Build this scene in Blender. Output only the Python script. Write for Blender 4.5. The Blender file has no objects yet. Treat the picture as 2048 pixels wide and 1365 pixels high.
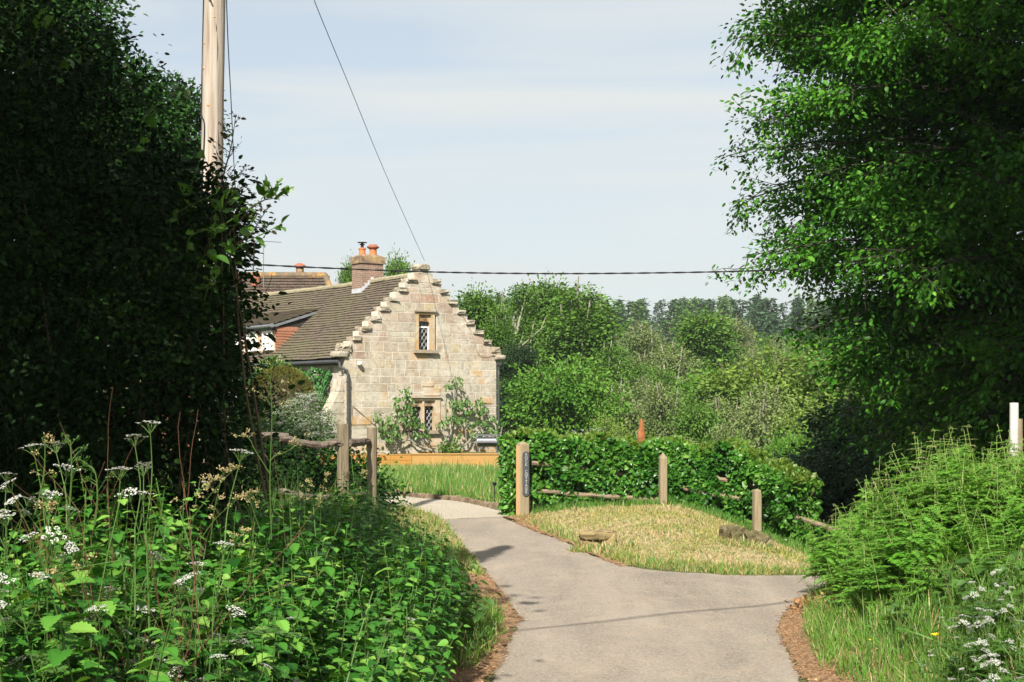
import bpy, math, random
import numpy as np
from math import radians as R, sin, cos, tan, pi

# ------------------------------------------------------------------ camera, sky, sun, exposure
sc = bpy.context.scene
C = sc.collection
CZ = 2.3                      # eye height
F = 2844.0                    # focal length in pixels of the 2048 wide photograph (50 mm)
cam_d = bpy.data.cameras.new("camera")
cam_d.lens = 50; cam_d.sensor_width = 36
cam_d.shift_y = (800 - 682.5) / 2048
cam_d.clip_start = 0.1; cam_d.clip_end = 5000
cam = bpy.data.objects.new("camera", cam_d); C.objects.link(cam)
cam.location = (0, 0, CZ); cam.rotation_euler = (R(90), 0, 0)
sc.camera = cam

SUN_AZ = 12.0                 # sun behind the camera, this many degrees to the left
SUN_EL = 41.0
to_sun = np.array([-sin(R(SUN_AZ)) * cos(R(SUN_EL)), -cos(R(SUN_AZ)) * cos(R(SUN_EL)), sin(R(SUN_EL))])
sd = bpy.data.lights.new("sun", 'SUN'); sd.energy = 5.0; sd.angle = R(0.5); sd.color = (1.0, 0.94, 0.84)
so = bpy.data.objects.new("sun", sd); C.objects.link(so)
import mathutils
so.rotation_euler = mathutils.Vector(to_sun).to_track_quat('Z', 'Y').to_euler()
so.location = (-30, -40, 60)

w = bpy.data.worlds.new("World"); sc.world = w; w.use_nodes = True
wt = w.node_tree; bg = wt.nodes["Background"]
sky = wt.nodes.new('ShaderNodeTexSky'); sky.sky_type = 'NISHITA'; sky.sun_disc = False
sky.sun_elevation = R(SUN_EL); sky.sun_rotation = R(180 + SUN_AZ)
sky.air_density = 1.0; sky.dust_density = 1.5; sky.ozone_density = 1.2
# thin high cloud, laid over the sky by direction
tc = wt.nodes.new('ShaderNodeTexCoord'); mp = wt.nodes.new('ShaderNodeMapping')
mp.inputs['Scale'].default_value = (1.3, 1.3, 12.0)
mp.inputs['Rotation'].default_value = (0, R(6), 0)
nz = wt.nodes.new('ShaderNodeTexNoise'); nz.inputs['Scale'].default_value = 1.6
nz.inputs['Detail'].default_value = 5; nz.inputs['Roughness'].default_value = 0.5; nz.inputs['Distortion'].default_value = 0.6
cr = wt.nodes.new('ShaderNodeValToRGB')
cr.color_ramp.elements[0].position = 0.36; cr.color_ramp.elements[0].color = (0.56, 0.56, 0.56, 1)
cr.color_ramp.elements[1].position = 0.62; cr.color_ramp.elements[1].color = (0.97, 0.97, 0.97, 1)
mx = wt.nodes.new('ShaderNodeMix'); mx.data_type = 'RGBA'
mx.inputs[7].default_value = (5.25, 5.5, 5.45, 1)
wt.links.new(tc.outputs['Generated'], mp.inputs[0]); wt.links.new(mp.outputs[0], nz.inputs['Vector'])
wt.links.new(nz.outputs['Fac'], cr.inputs[0]); wt.links.new(cr.outputs[0], mx.inputs[0])
wt.links.new(sky.outputs[0], mx.inputs[6]); wt.links.new(mx.outputs[2], bg.inputs[0])
bg.inputs[1].default_value = 0.077

sc.view_settings.view_transform = 'Standard'; sc.view_settings.look = 'None'
sc.view_settings.exposure = 0.98; sc.view_settings.gamma = 1.0
sc.cycles.max_bounces = 5; sc.cycles.diffuse_bounces = 2; sc.cycles.glossy_bounces = 2
sc.cycles.transmission_bounces = 3; sc.cycles.transparent_max_bounces = 6
sc.cycles.use_adaptive_sampling = True; sc.cycles.adaptive_threshold = 0.02
sc.cycles.use_denoising = True
sc.cycles.caustics_reflective = False; sc.cycles.caustics_refractive = False

# ------------------------------------------------------------------ helpers
def P(px, py, d):
    return np.array([(px - 1024) / F * d, d, CZ + (800 - py) / F * d])

def sm(t):
    t = np.clip(t, 0, 1); return t * t * (3 - 2 * t)

def tag(o, label=None, cat=None, group=None, kind=None):
    if label: o['label'] = label
    if cat: o['category'] = cat
    if group: o['group'] = group
    if kind: o['kind'] = kind
    return o

def thing(name, label, cat, loc=(0, 0, 0), group=None, rz=0):
    o = bpy.data.objects.new(name, None); C.objects.link(o)
    o.location = tuple(float(v) for v in loc); o.rotation_euler = (0, 0, rz); o.empty_display_size = .2
    return tag(o, label, cat, group)

class Acc:
    """collects pieces of geometry that become ONE mesh object"""
    def __init__(s): s.V = []; s.L = []; s.T = []; s.M = []; s.n = 0
    def add(s, V, Fs, mi=0):
        V = np.asarray(V, float)
        s.V.append(V)
        s.L.append(np.concatenate([np.asarray(f) for f in Fs]) + s.n)
        s.T.append(np.array([len(f) for f in Fs])); s.M.append(np.full(len(Fs), mi))
        s.n += len(V)
    def inst(s, TV, TF, B, T, mi=0):
        """template instanced by basis matrices B (N,3,3: rows are the axes) at T (N,3)"""
        TV = np.asarray(TV, float); N = len(T)
        if N == 0: return
        V = np.einsum('kj,njc->nkc', TV, B) + T[:, None, :]
        k = len(TV)
        fl = np.concatenate([np.asarray(f) for f in TF]); ft = np.array([len(f) for f in TF])
        L = (fl[None, :] + (np.arange(N) * k)[:, None]).ravel() + s.n
        s.V.append(V.reshape(-1, 3)); s.L.append(L); s.T.append(np.tile(ft, N))
        if np.ndim(mi) == 0: s.M.append(np.full(len(ft) * N, mi))
        else: s.M.append(np.tile(np.asarray(mi), N))
        s.n += k * N
    def build(s, name, mats, parent=None, smooth=False, origin=None):
        V = np.concatenate(s.V); L = np.concatenate(s.L).astype(np.int32); T = np.concatenate(s.T).astype(np.int32)
        M = np.concatenate(s.M).astype(np.int32)
        if parent is not None and origin is None:
            p_, off_, turned = parent, np.zeros(3), False
            while p_ is not None: off_ += np.array(p_.location); turned |= abs(p_.rotation_euler[2]) > 1e-9; p_ = p_.parent
            if not turned: V = V - off_
        if origin is not None: V = V - np.asarray(origin, float)
        me = bpy.data.meshes.new(name)
        me.vertices.add(len(V)); me.vertices.foreach_set('co', V.astype(np.float32).ravel())
        me.loops.add(len(L)); me.loops.foreach_set('vertex_index', L)
        me.polygons.add(len(T))
        st = np.concatenate([[0], np.cumsum(T)[:-1]]).astype(np.int32)
        me.polygons.foreach_set('loop_start', st)
        if not isinstance(mats, (list, tuple)): mats = [mats]
        for m in mats: me.materials.append(m)
        me.polygons.foreach_set('material_index', M)
        me.polygons.foreach_set('use_smooth', np.full(len(T), bool(smooth)))
        me.update(calc_edges=True); me.validate()
        o = bpy.data.objects.new(name, me); C.objects.link(o)
        if parent is not None: o.parent = parent
        elif origin is not None: o.location = tuple(float(v) for v in origin)
        return o

BOXF = [(0, 3, 2, 1), (4, 5, 6, 7), (0, 1, 5, 4), (1, 2, 6, 5), (2, 3, 7, 6), (3, 0, 4, 7)]
def box(a, x0, x1, y0, y1, z0, z1, mi=0):
    a.add([(x0, y0, z0), (x1, y0, z0), (x1, y1, z0), (x0, y1, z0), (x0, y0, z1), (x1, y0, z1), (x1, y1, z1), (x0, y1, z1)], BOXF, mi)

def tube(a, pts, rad, n=6, mi=0, cap=True, wob=0, rng=None):
    pts = np.asarray(pts, float); k = len(pts)
    rad = np.full(k, rad, float) if np.ndim(rad) == 0 else np.asarray(rad, float)
    t = np.gradient(pts, axis=0); t /= np.linalg.norm(t, axis=1, keepdims=True) + 1e-12
    ref = np.array([0, 0, 1.]) if abs(t[:, 2]).mean() < .8 else np.array([1., 0, 0])
    s = np.cross(t, ref); s /= np.linalg.norm(s, axis=1, keepdims=True) + 1e-12
    u = np.cross(s, t)
    an = np.arange(n) * 2 * pi / n
    V = pts[:, None, :] + rad[:, None, None] * (np.cos(an)[None, :, None] * s[:, None, :] + np.sin(an)[None, :, None] * u[:, None, :])
    if wob and rng is not None: V += rng.normal(0, 1, V.shape) * (rad[:, None, None] * wob)
    Fs = []
    for i in range(k - 1):
        for j in range(n):
            j2 = (j + 1) % n
            Fs.append((i * n + j, i * n + j2, (i + 1) * n + j2, (i + 1) * n + j))
    if cap: Fs.append(tuple(range(n))[::-1]); Fs.append(tuple((k - 1) * n + j for j in range(n)))
    a.add(V.reshape(-1, 3), Fs, mi)

def lathe(a, c, prof, n=20, mi=0):
    k = len(prof); V = []
    for r, z in prof:
        for j in range(n): V.append((c[0] + r * cos(2 * pi * j / n), c[1] + r * sin(2 * pi * j / n), c[2] + z))
    Fs = [(i * n + j, i * n + (j + 1) % n, (i + 1) * n + (j + 1) % n, (i + 1) * n + j) for i in range(k - 1) for j in range(n)]
    Fs.append(tuple(range(n))[::-1]); Fs.append(tuple((k - 1) * n + j for j in range(n)))
    a.add(V, Fs, mi)

def curve(pts, n):
    """Catmull-Rom through the points"""
    p = np.asarray(pts, float); p = np.vstack([2 * p[0] - p[1], p, 2 * p[-1] - p[-2]])
    out = []; m = len(p) - 3
    for q in np.linspace(0, m - 1e-6, n):
        i = int(q); t = q - i
        a, b, c, d = p[i:i + 4]
        out.append(.5 * ((2 * b) + (-a + c) * t + (2 * a - 5 * b + 4 * c - d) * t * t + (-a + 3 * b - 3 * c + d) * t ** 3))
    return np.array(out)

def norm(v): return v / (np.linalg.norm(v, axis=-1, keepdims=True) + 1e-12)

def frames(ax, nr, size, rng=None, wid=None):
    """rows: x = leaf axis, y = across, z = leaf normal, all times size"""
    x = norm(ax); y = norm(np.cross(nr, x)); z = np.cross(x, y)
    s = size[:, None] if np.ndim(size) else size
    wd = 1 if wid is None else wid
    return np.stack([x * s, y * s * wd, z * s], axis=1)

def stone(a, c, d, seed, rotz=0, mi=0, e=.45, rough=.06):
    """weathered block: a superellipsoid with lumps"""
    rg = np.random.default_rng(seed); n, m = 14, 9
    V = []
    for i in range(m):
        ph = -pi / 2 + pi * i / (m - 1)
        for j in range(n):
            th = 2 * pi * j / n
            f = lambda v: math.copysign(abs(v) ** e, v)
            p = np.array([f(cos(ph)) * f(cos(th)), f(cos(ph)) * f(sin(th)), f(sin(ph))])
            V.append(p * np.array(d) / 2 * (1 + rg.normal(0, rough)))
    V = np.array(V); V[:n] = V[:n].mean(0); V[-n:] = V[-n:].mean(0)
    ca, sa = cos(rotz), sin(rotz)
    V = V @ np.array([[ca, sa, 0], [-sa, ca, 0], [0, 0, 1]]) + np.asarray(c)
    Fs = [(i * n + j, i * n + (j + 1) % n, (i + 1) * n + (j + 1) % n, (i + 1) * n + j) for i in range(m - 1) for j in range(n)]
    a.add(V, Fs, mi)

# ------------------------------------------------------------------ materials
def newmat(name):
    m = bpy.data.materials.new(name); m.use_nodes = True; nt = m.node_tree
    return m, nt, nt.nodes['Principled BSDF'], nt.nodes['Material Output']

def ramp(nt, cols, src, pos=None, interp='LINEAR'):
    r = nt.nodes.new('ShaderNodeValToRGB'); e = r.color_ramp.elements; r.color_ramp.interpolation = interp
    k = len(cols)
    for i, c in enumerate(cols):
        p = i / max(1, k - 1) if pos is None else pos[i]
        if i < 2: el = e[i] if i < len(e) else e.new(p)
        else: el = e.new(p)
        if i < 2: el.position = p
        el.color = (*c, 1)
    # elements resort by position: rewrite colours in order
    ps = [(i / max(1, k - 1) if pos is None else pos[i]) for i in range(k)]
    for i, el in enumerate(sorted(e, key=lambda q: q.position)): el.color = (*cols[i], 1)
    nt.links.new(src, r.inputs[0]); return r.outputs[0]

def noise(nt, scale, detail=4, rough=.55, coord='Object', stretch=None, dist=0):
    t = nt.nodes.new('ShaderNodeTexCoord'); n = nt.nodes.new('ShaderNodeTexNoise')
    n.inputs['Scale'].default_value = scale; n.inputs['Detail'].default_value = detail; n.inputs['Roughness'].default_value = rough
    n.inputs['Distortion'].default_value = dist
    src = t.outputs[coord]
    if stretch:
        m = nt.nodes.new('ShaderNodeMapping'); m.inputs['Scale'].default_value = stretch
        nt.links.new(src, m.inputs[0]); src = m.outputs[0]
    nt.links.new(src, n.inputs['Vector']); return n.outputs['Fac']

def mixc(nt, fac, a, b, mode='MIX'):
    m = nt.nodes.new('ShaderNodeMix'); m.data_type = 'RGBA'; m.blend_type = mode
    for i, v in ((0, fac), (6, a), (7, b)):
        if isinstance(v, (int, float)): m.inputs[i].default_value = v
        elif isinstance(v, tuple): m.inputs[i].default_value = (*v, 1)
        else: nt.links.new(v, m.inputs[i])
    return m.outputs[2]

def bump(nt, bs, h, strength=.5, dist=.02):
    b = nt.nodes.new('ShaderNodeBump'); b.inputs['Strength'].default_value = strength; b.inputs['Distance'].default_value = dist
    nt.links.new(h, b.inputs['Height']); nt.links.new(b.outputs[0], bs.inputs['Normal'])

def leafmat(name, cols, rough=.45, trans=.3, spec=.35, clump=None, cl_s=1.0, tint=(1.25, 1.15, .45)):
    m, nt, bs, out = newmat(name)
    g = nt.nodes.new('ShaderNodeNewGeometry')
    col = ramp(nt, cols, g.outputs['Random Per Island'])
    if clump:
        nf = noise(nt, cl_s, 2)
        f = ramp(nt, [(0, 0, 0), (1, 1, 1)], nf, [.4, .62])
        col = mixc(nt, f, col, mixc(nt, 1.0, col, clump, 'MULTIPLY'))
    nt.links.new(col, bs.inputs['Base Color'])
    bs.inputs['Roughness'].default_value = rough; bs.inputs['Specular IOR Level'].default_value = spec
    tr = nt.nodes.new('ShaderNodeBsdfTranslucent')
    nt.links.new(mixc(nt, 1.0, col, tint, 'MULTIPLY'), tr.inputs[0])
    ms = nt.nodes.new('ShaderNodeMixShader'); ms.inputs[0].default_value = trans
    nt.links.new(bs.outputs[0], ms.inputs[1]); nt.links.new(tr.outputs[0], ms.inputs[2]); nt.links.new(ms.outputs[0], out.inputs[0])
    return m

def plain(name, col, rough=.7, metal=0, cols=None, ns=8, bmp=0, stretch=None, spec=.3, bs_=None, bd=.01):
    m, nt, bs, out = newmat(name)
    bs.inputs['Roughness'].default_value = rough; bs.inputs['Metallic'].default_value = metal; bs.inputs['Specular IOR Level'].default_value = spec
    if cols is None: cols = [tuple(c * .75 for c in col), tuple(min(1, c * 1.2) for c in col)]
    nf = noise(nt, ns, 6, .65, stretch=stretch)
    k = len(cols)
    nt.links.new(ramp(nt, cols, nf, [.3 + .4 * i / (k - 1) for i in range(k)]), bs.inputs['Base Color'])
    if bmp: bump(nt, bs, noise(nt, bs_ or ns * 3, 6, .7, stretch=stretch), bmp, bd)
    return m

M = {}
M['bark_pale'] = plain('bark pale', (.27, .25, .20), .85, ns=5, bmp=.4)
M['deadwood'] = plain('bleached dead wood', (.30, .27, .22), .85, ns=5)
M['darkbark'] = plain('dark beech bark', (.045, .038, .03), .9, ns=6)
M['bark'] = plain('bark', (.11, .085, .06), .9, ns=6, bmp=.5)
M['twig'] = plain('twig', (.10, .07, .045), .85)
M['stem'] = plain('green stem', (.06, .12, .022), .6)
M['reddead'] = plain('dead red stem', (.15, .07, .04), .8)
M['straw'] = leafmat('straw', [(.42, .33, .16), (.5, .42, .22), (.32, .24, .11)], .7, .3, .2, tint=(1.1, 1, .7))
M['hedge_dark'] = leafmat('shade darkened mixed hedge leaf', [(0.005, 0.015, 0.003), (0.010, 0.029, 0.005), (0.007, 0.021, 0.004), (0.021, 0.055, 0.007)], .75, .10, .12, (.5, .6, .5), .8)  # greens lowered so the hedge's deep shade sits in the leaf colour
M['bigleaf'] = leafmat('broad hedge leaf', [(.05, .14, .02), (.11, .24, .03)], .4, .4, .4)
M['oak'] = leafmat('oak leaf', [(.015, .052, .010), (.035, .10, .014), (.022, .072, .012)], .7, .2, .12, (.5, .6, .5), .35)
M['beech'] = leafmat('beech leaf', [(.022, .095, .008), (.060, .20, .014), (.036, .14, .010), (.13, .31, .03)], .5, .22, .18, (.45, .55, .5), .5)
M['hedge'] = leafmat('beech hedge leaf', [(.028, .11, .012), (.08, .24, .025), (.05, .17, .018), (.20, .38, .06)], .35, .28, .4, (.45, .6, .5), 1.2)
M['hedge_tip'] = leafmat('young hedge leaf', [(.12, .23, .03), (.17, .24, .04), (.14, .27, .035)], .4, .45, .4)
M['nettle'] = leafmat('nettle leaf', [(0.021, 0.093, 0.013), (0.060, 0.198, 0.023), (0.037, 0.146, 0.017), (0.132, 0.317, 0.045), (0.212, 0.356, 0.063)], .55, .25, .22, (.5, .65, .5), .9)
M['weed'] = leafmat('broad weed leaf', [(0.043, 0.115, 0.017), (0.085, 0.180, 0.028), (0.068, 0.164, 0.042)], .45, .35, .4)
M['grass'] = leafmat('grass blade', [(0.081, 0.195, 0.028), (0.162, 0.325, 0.044), (0.121, 0.247, 0.033), (0.216, 0.351, 0.077)], .5, .35, .35, (.7, .8, .7), 1.5, (1.2, 1.1, .5))
M['lawn'] = leafmat('lawn blade', [(0.113, 0.251, 0.038), (0.152, 0.307, 0.058), (0.185, 0.307, 0.083), (0.101, 0.237, 0.038)], .55, .4, .3, (.75, .85, .7), .9)
M['dry'] = leafmat('dry mown grass', [(0.471, 0.345, 0.180), (0.546, 0.418, 0.243), (0.377, 0.299, 0.135), (0.584, 0.454, 0.297), (0.282, 0.290, 0.090)], .7, .3, .2, (.72, .85, .5), 1.6, (1.1, 1, .6))
M['fern'] = leafmat('bracken frond', [(.085, .23, .025), (.14, .33, .035), (.11, .27, .03), (.22, .38, .07)], .55, .35, .2, (.7, .85, .6), 1.2)
M['fernstem'] = plain('bracken stem', (.20, .28, .07), .5)
M['crozier'] = plain('bracken crozier', (.22, .22, .09), .7)
M['white'] = leafmat('white petals', [(0.518, 0.518, 0.475), (0.576, 0.576, 0.547), (0.432, 0.454, 0.360)], .6, .25, .2, tint=(1, 1, .9))
M['yellow'] = leafmat('yellow petals', [(.75, .55, .02), (.8, .62, .03)], .5, .2, .2, tint=(1, .9, .4))
M['yew'] = leafmat('yew needle', [(0.085, 0.093, 0.016), (0.153, 0.147, 0.023), (0.060, 0.070, 0.016), (0.221, 0.186, 0.039)], .6, .1, .2, (.6, .65, .6), 1.4)
M['ivy'] = leafmat('ivy leaf', [(0.025, 0.100, 0.025), (0.056, 0.188, 0.037), (0.037, 0.138, 0.025)], .25, .15, .6)
M['fig'] = leafmat('wall tree leaf', [(0.055, 0.143, 0.026), (0.097, 0.202, 0.046), (0.069, 0.168, 0.033), (0.138, 0.218, 0.059)], .4, .3, .4)
M['litter'] = leafmat('fallen leaves', [(.33, .17, .07), (.42, .25, .12), (.22, .11, .05), (.5, .34, .18)], .8, .1, .15, tint=(1, .8, .6))
M['deadfern'] = leafmat('dead bracken', [(.34, .19, .09), (.25, .13, .06), (.45, .29, .15)], .8, .15, .15, tint=(1, .8, .6))
TG = [  # woodland greens
    leafmat('wood leaf mid', [(0.070, 0.161, 0.021), (0.125, 0.235, 0.032), (0.094, 0.191, 0.032)], .6, .25, .2, (.55, .65, .55), .45),
    leafmat('wood leaf bright', [(0.090, 0.217, 0.027), (0.150, 0.293, 0.037), (0.105, 0.242, 0.032)], .6, .3, .2, (.5, .65, .5), .5),
    leafmat('wood leaf yellow green', [(0.155, 0.243, 0.039), (0.210, 0.298, 0.055), (0.111, 0.199, 0.033)], .6, .3, .2, (.6, .7, .6), .5),
    leafmat('wood leaf grey green', [(0.165, 0.231, 0.079), (0.231, 0.281, 0.106), (0.141, 0.198, 0.071)], .65, .25, .15, (.65, .7, .65), .4),
    leafmat('wood leaf dark', [(0.018, 0.050, 0.017), (0.032, 0.072, 0.019), (0.022, 0.058, 0.018)], .6, .2, .2, (.6, .7, .6), .4)]  # dark green, lowered further to stand in for shade under the beech
M['conifer'] = leafmat('conifer needles', [(0.042, 0.090, 0.042), (0.068, 0.128, 0.053), (0.053, 0.105, 0.045), (0.083, 0.143, 0.060)], .7, .1, .15, (.65, .7, .7), .15)
M['conifer_lt'] = leafmat('larch needles', [(0.105, 0.180, 0.053), (0.135, 0.225, 0.068), (0.090, 0.165, 0.053)], .7, .15, .15, (.7, .75, .7), .15)
M['elder'] = leafmat('pale bush leaf', [(.08, .14, .06), (.15, .22, .10), (.10, .17, .07)], .6, .3, .2)

# ground materials
def ground_mat():
    m, nt, bs, out = newmat('rough grass ground')
    n1 = noise(nt, .5, 5, .6); n2 = noise(nt, 9, 6, .7)
    c = ramp(nt, [(.05, .09, .02), (.09, .14, .035), (.17, .17, .07)], n1, [.35, .5, .65])
    c = mixc(nt, n2, c, (.10, .075, .04))
    nt.links.new(c, bs.inputs['Base Color']); bs.inputs['Roughness'].default_value = .95; bs.inputs['Specular IOR Level'].default_value = .1
    bump(nt, bs, n2, .8, .05); return m
M['ground'] = ground_mat()
def asphalt_mat():
    m, nt, bs, out = newmat('worn pale asphalt')
    n0 = noise(nt, .9, 6, .68, stretch=(1.3, .22, 1), dist=.4); n1 = noise(nt, 2.2, 6, .65); n2 = noise(nt, 34, 6, .8); n3 = noise(nt, 11, 5, .75)
    c = ramp(nt, [(.100, .078, .061), (.172, .138, .109), (.250, .203, .160)], n0, [.3, .5, .7])
    c = mixc(nt, ramp(nt, [(0, 0, 0), (.7, .7, .7)], n1, [.48, .72]), c, (.29, .22, .155))
    c = mixc(nt, ramp(nt, [(0, 0, 0), (1, 1, 1)], n2, [.36, .75]), c, (.36, .33, .28))
    c = mixc(nt, ramp(nt, [(.55, .55, .55), (0, 0, 0)], n2, [.30, .42]), c, (.09, .08, .07))
    c = mixc(nt, ramp(nt, [(0, 0, 0), (.6, .6, .6)], n3, [.56, .70]), c, (.25, .17, .10))
    v = nt.nodes.new('ShaderNodeTexVoronoi'); v.feature = 'DISTANCE_TO_EDGE'; v.inputs['Scale'].default_value = .55
    t = nt.nodes.new('ShaderNodeTexCoord'); mp2 = nt.nodes.new('ShaderNodeMapping'); mp2.inputs['Scale'].default_value = (1, .6, 1)
    ad = nt.nodes.new('ShaderNodeMix'); ad.data_type = 'VECTOR'; ad.inputs[0].default_value = .12
    nn = nt.nodes.new('ShaderNodeTexNoise'); nn.inputs['Scale'].default_value = 2.5; nn.inputs['Detail'].default_value = 6
    nt.links.new(t.outputs['Object'], nn.inputs['Vector']); nt.links.new(t.outputs['Object'], ad.inputs[4]); nt.links.new(nn.outputs['Color'], ad.inputs[5])
    nt.links.new(ad.outputs[1], mp2.inputs[0]); nt.links.new(mp2.outputs[0], v.inputs['Vector'])
    
    nt.links.new(c, bs.inputs['Base Color']); bs.inputs['Roughness'].default_value = .88; bs.inputs['Specular IOR Level'].default_value = .25
    bump(nt, bs, n2, .7, .01); return m
M['asphalt'] = asphalt_mat()
M['gravel'] = plain('pale gravel', (.5, .45, .37), .9, ns=30, cols=[(.26, .22, .16), (.42, .37, .29), (.55, .5, .42)], bmp=1.0, bs_=40, bd=.03)
M['thatch'] = plain('dry grass thatch', (.4, .34, .2), .95, ns=7, cols=[(.14, .13, .06), (.34, .28, .16), (.48, .39, .25)], bmp=1, bd=.04)
M['soil'] = plain('leaf litter soil', (.2, .12, .07), .95, ns=12, cols=[(.12, .07, .04), (.27, .16, .085), (.38, .25, .14)], bmp=1, bd=.03)

# building materials
def stone_mat(name, cols, stain=.72):
    m, nt, bs, out = newmat(name)
    g = nt.nodes.new('ShaderNodeNewGeometry')
    c = ramp(nt, cols, g.outputs['Random Per Island'])
    n1 = noise(nt, 1.1, 5, .65); n2 = noise(nt, 9, 6, .7); n3 = noise(nt, 3.2, 6, .7, dist=1.2)
    c = mixc(nt, ramp(nt, [(0, 0, 0), (.75, .75, .75)], n1, [.40, .64]), c, (.50, .47, .40))
    c = mixc(nt, ramp(nt, [(0, 0, 0), (stain, stain, stain)], n3, [.46, .70]), c, (.17, .14, .10))
    c = mixc(nt, ramp(nt, [(0, 0, 0), (.5, .5, .5)], n2, [.5, .75]), c, (.56, .54, .48))
    nt.links.new(c, bs.inputs['Base Color']); bs.inputs['Roughness'].default_value = .92; bs.inputs['Specular IOR Level'].default_value = .15
    bump(nt, bs, n2, .6, .03); return m
SC = [(0.312, 0.244, 0.176), (0.401, 0.355, 0.275), (0.267, 0.229, 0.169), (0.416, 0.333, 0.198), (0.356, 0.310, 0.240), (0.349, 0.251, 0.169), (0.430, 0.384, 0.296), (0.312, 0.266, 0.191)]
M['stone'] = stone_mat('sandstone ashlar', SC)
M['stone_red'] = stone_mat('reddish weathered sandstone', [(0.345, 0.203, 0.143), (0.375, 0.300, 0.217), (0.270, 0.180, 0.135), (0.390, 0.315, 0.225), (0.330, 0.225, 0.165)], .7)
M['stone_ochre'] = stone_mat('ochre sandstone', [(0.413, 0.246, 0.094), (0.380, 0.246, 0.112), (0.445, 0.296, 0.141)], .2)
M['cap'] = stone_mat('lichened cap stone', [(.20, .17, .12), (.27, .22, .15), (.17, .145, .105)], .9)
M['mortar'] = plain('lime mortar', (.50, .46, .39), .95, ns=6, bmp=.4)
M['render'] = plain('white limewash', (.66, .65, .61), .85, ns=5)
M['sill'] = plain('weathered sill', (.28, .23, .17), .9, ns=9)
def tile_mat(name, cols, moss):
    m, nt, bs, out = newmat(name)
    g = nt.nodes.new('ShaderNodeNewGeometry')
    c = ramp(nt, cols, g.outputs['Random Per Island'])
    n1 = noise(nt, .9, 5, .65, dist=.8, stretch=(1, .8, .35))
    c = mixc(nt, ramp(nt, [(0, 0, 0), (.75, .75, .75)], n1, [.42, .62]), c, moss)
    n2 = noise(nt, 14, 4, .7)
    c = mixc(nt, ramp(nt, [(0, 0, 0), (.4, .4, .4)], n2, [.55, .7]), c, (.24, .22, .18))
    nt.links.new(c, bs.inputs['Base Color']); bs.inputs['Roughness'].default_value = .9; bs.inputs['Specular IOR Level'].default_value = .2
    return m
M['tile'] = tile_mat('old clay roof tile', [(0.098, 0.076, 0.058), (0.118, 0.093, 0.070), (0.077, 0.059, 0.045), (0.133, 0.101, 0.075), (0.100, 0.079, 0.056)], (.115, .105, .06))
M['tile2'] = tile_mat('brown roof tile', [(0.072, 0.049, 0.038), (0.102, 0.068, 0.051), (0.055, 0.038, 0.031), (0.085, 0.058, 0.044)], (.08, .07, .05))
M['tilehung'] = tile_mat('red hung tile', [(0.225, 0.098, 0.061), (0.191, 0.080, 0.050), (0.254, 0.123, 0.079)], (.32, .14, .08))
M['ridge'] = plain('mossy ridge tile', (.26, .23, .15), .9, ns=7, bmp=.4)
M['lichen'] = plain('orange lichened ridge', (.3, .2, .1), .9, ns=2.6, cols=[(.10, .08, .06), (.15, .11, .07), (.52, .27, .04)], bmp=.3)
M['brick'] = None
def brick_mat():
    m, nt, bs, out = newmat('old chimney brick')
    t = nt.nodes.new('ShaderNodeTexCoord'); s = nt.nodes.new('ShaderNodeSeparateXYZ'); cb = nt.nodes.new('ShaderNodeCombineXYZ')
    ad = nt.nodes.new('ShaderNodeMath'); ad.operation = 'ADD'
    nt.links.new(t.outputs['Object'], s.inputs[0]); nt.links.new(s.outputs[0], ad.inputs[0]); nt.links.new(s.outputs[1], ad.inputs[1])
    nt.links.new(ad.outputs[0], cb.inputs[0]); nt.links.new(s.outputs[2], cb.inputs[1])
    b = nt.nodes.new('ShaderNodeTexBrick'); b.inputs['Scale'].default_value = 1
    b.inputs['Brick Width'].default_value = .225; b.inputs['Row Height'].default_value = .075; b.inputs['Mortar Size'].default_value = .009
    b.inputs['Color1'].default_value = (.26, .13, .085, 1); b.inputs['Color2'].default_value = (.17, .10, .075, 1); b.inputs['Mortar'].default_value = (.30, .26, .21, 1)
    nt.links.new(cb.outputs[0], b.inputs['Vector'])
    c = mixc(nt, ramp(nt, [(0, 0, 0), (.7, .7, .7)], noise(nt, 3, 5, .7), [.45, .7]), b.outputs[0], (.15, .12, .08))
    nt.links.new(c, bs.inputs['Base Color']); bs.inputs['Roughness'].default_value = .92; bump(nt, bs, b.outputs['Fac'], -.4, .01); return m
M['brick'] = brick_mat()
M['chimney_cap'] = plain('sooty brick band', (.15, .11, .08), .95, ns=5, cols=[(.08, .06, .05), (.2, .14, .09), (.40, .28, .12)], bmp=.6)
M['lead'] = plain('lead flashing', (.42, .44, .47), .6, ns=10)
M['pot'] = plain('terracotta', (.52, .17, .07), .75, ns=7)
M['pot_dark'] = plain('sooty terracotta', (.28, .10, .06), .8, ns=7)
M['blackmetal'] = plain('black painted metal', (.02, .02, .022), .5, ns=6)
M['pipe'] = plain('dark grey cast iron', (.05, .052, .056), .45, ns=6, spec=.5)
M['pvc'] = plain('grey gutter', (.16, .17, .18), .5)
M['whitepaint'] = plain('white paint', (.80, .80, .77), .5, ns=6)
M['leadcame'] = plain('lead came', (.55, .55, .53), .5)
def glass_mat():
    m, nt, bs, out = newmat('dark window glass')
    bs.inputs['Base Color'].default_value = (.012, .014, .016, 1); bs.inputs['Roughness'].default_value = .12; bs.inputs['Specular IOR Level'].default_value = .35
    bump(nt, bs, noise(nt, 4, 2), .15, .02); return m
M['glass'] = glass_mat()
M['pane_pale'] = plain('pale grey window glass', (.22, .23, .23), .15, ns=3, spec=.5)  # paler grey throughout than the gable glass
M['soffit'] = plain('dark soffit', (.03, .026, .022), .8)
M['cream'] = plain('peach render', (.55, .36, .22), .9, ns=5)
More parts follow.
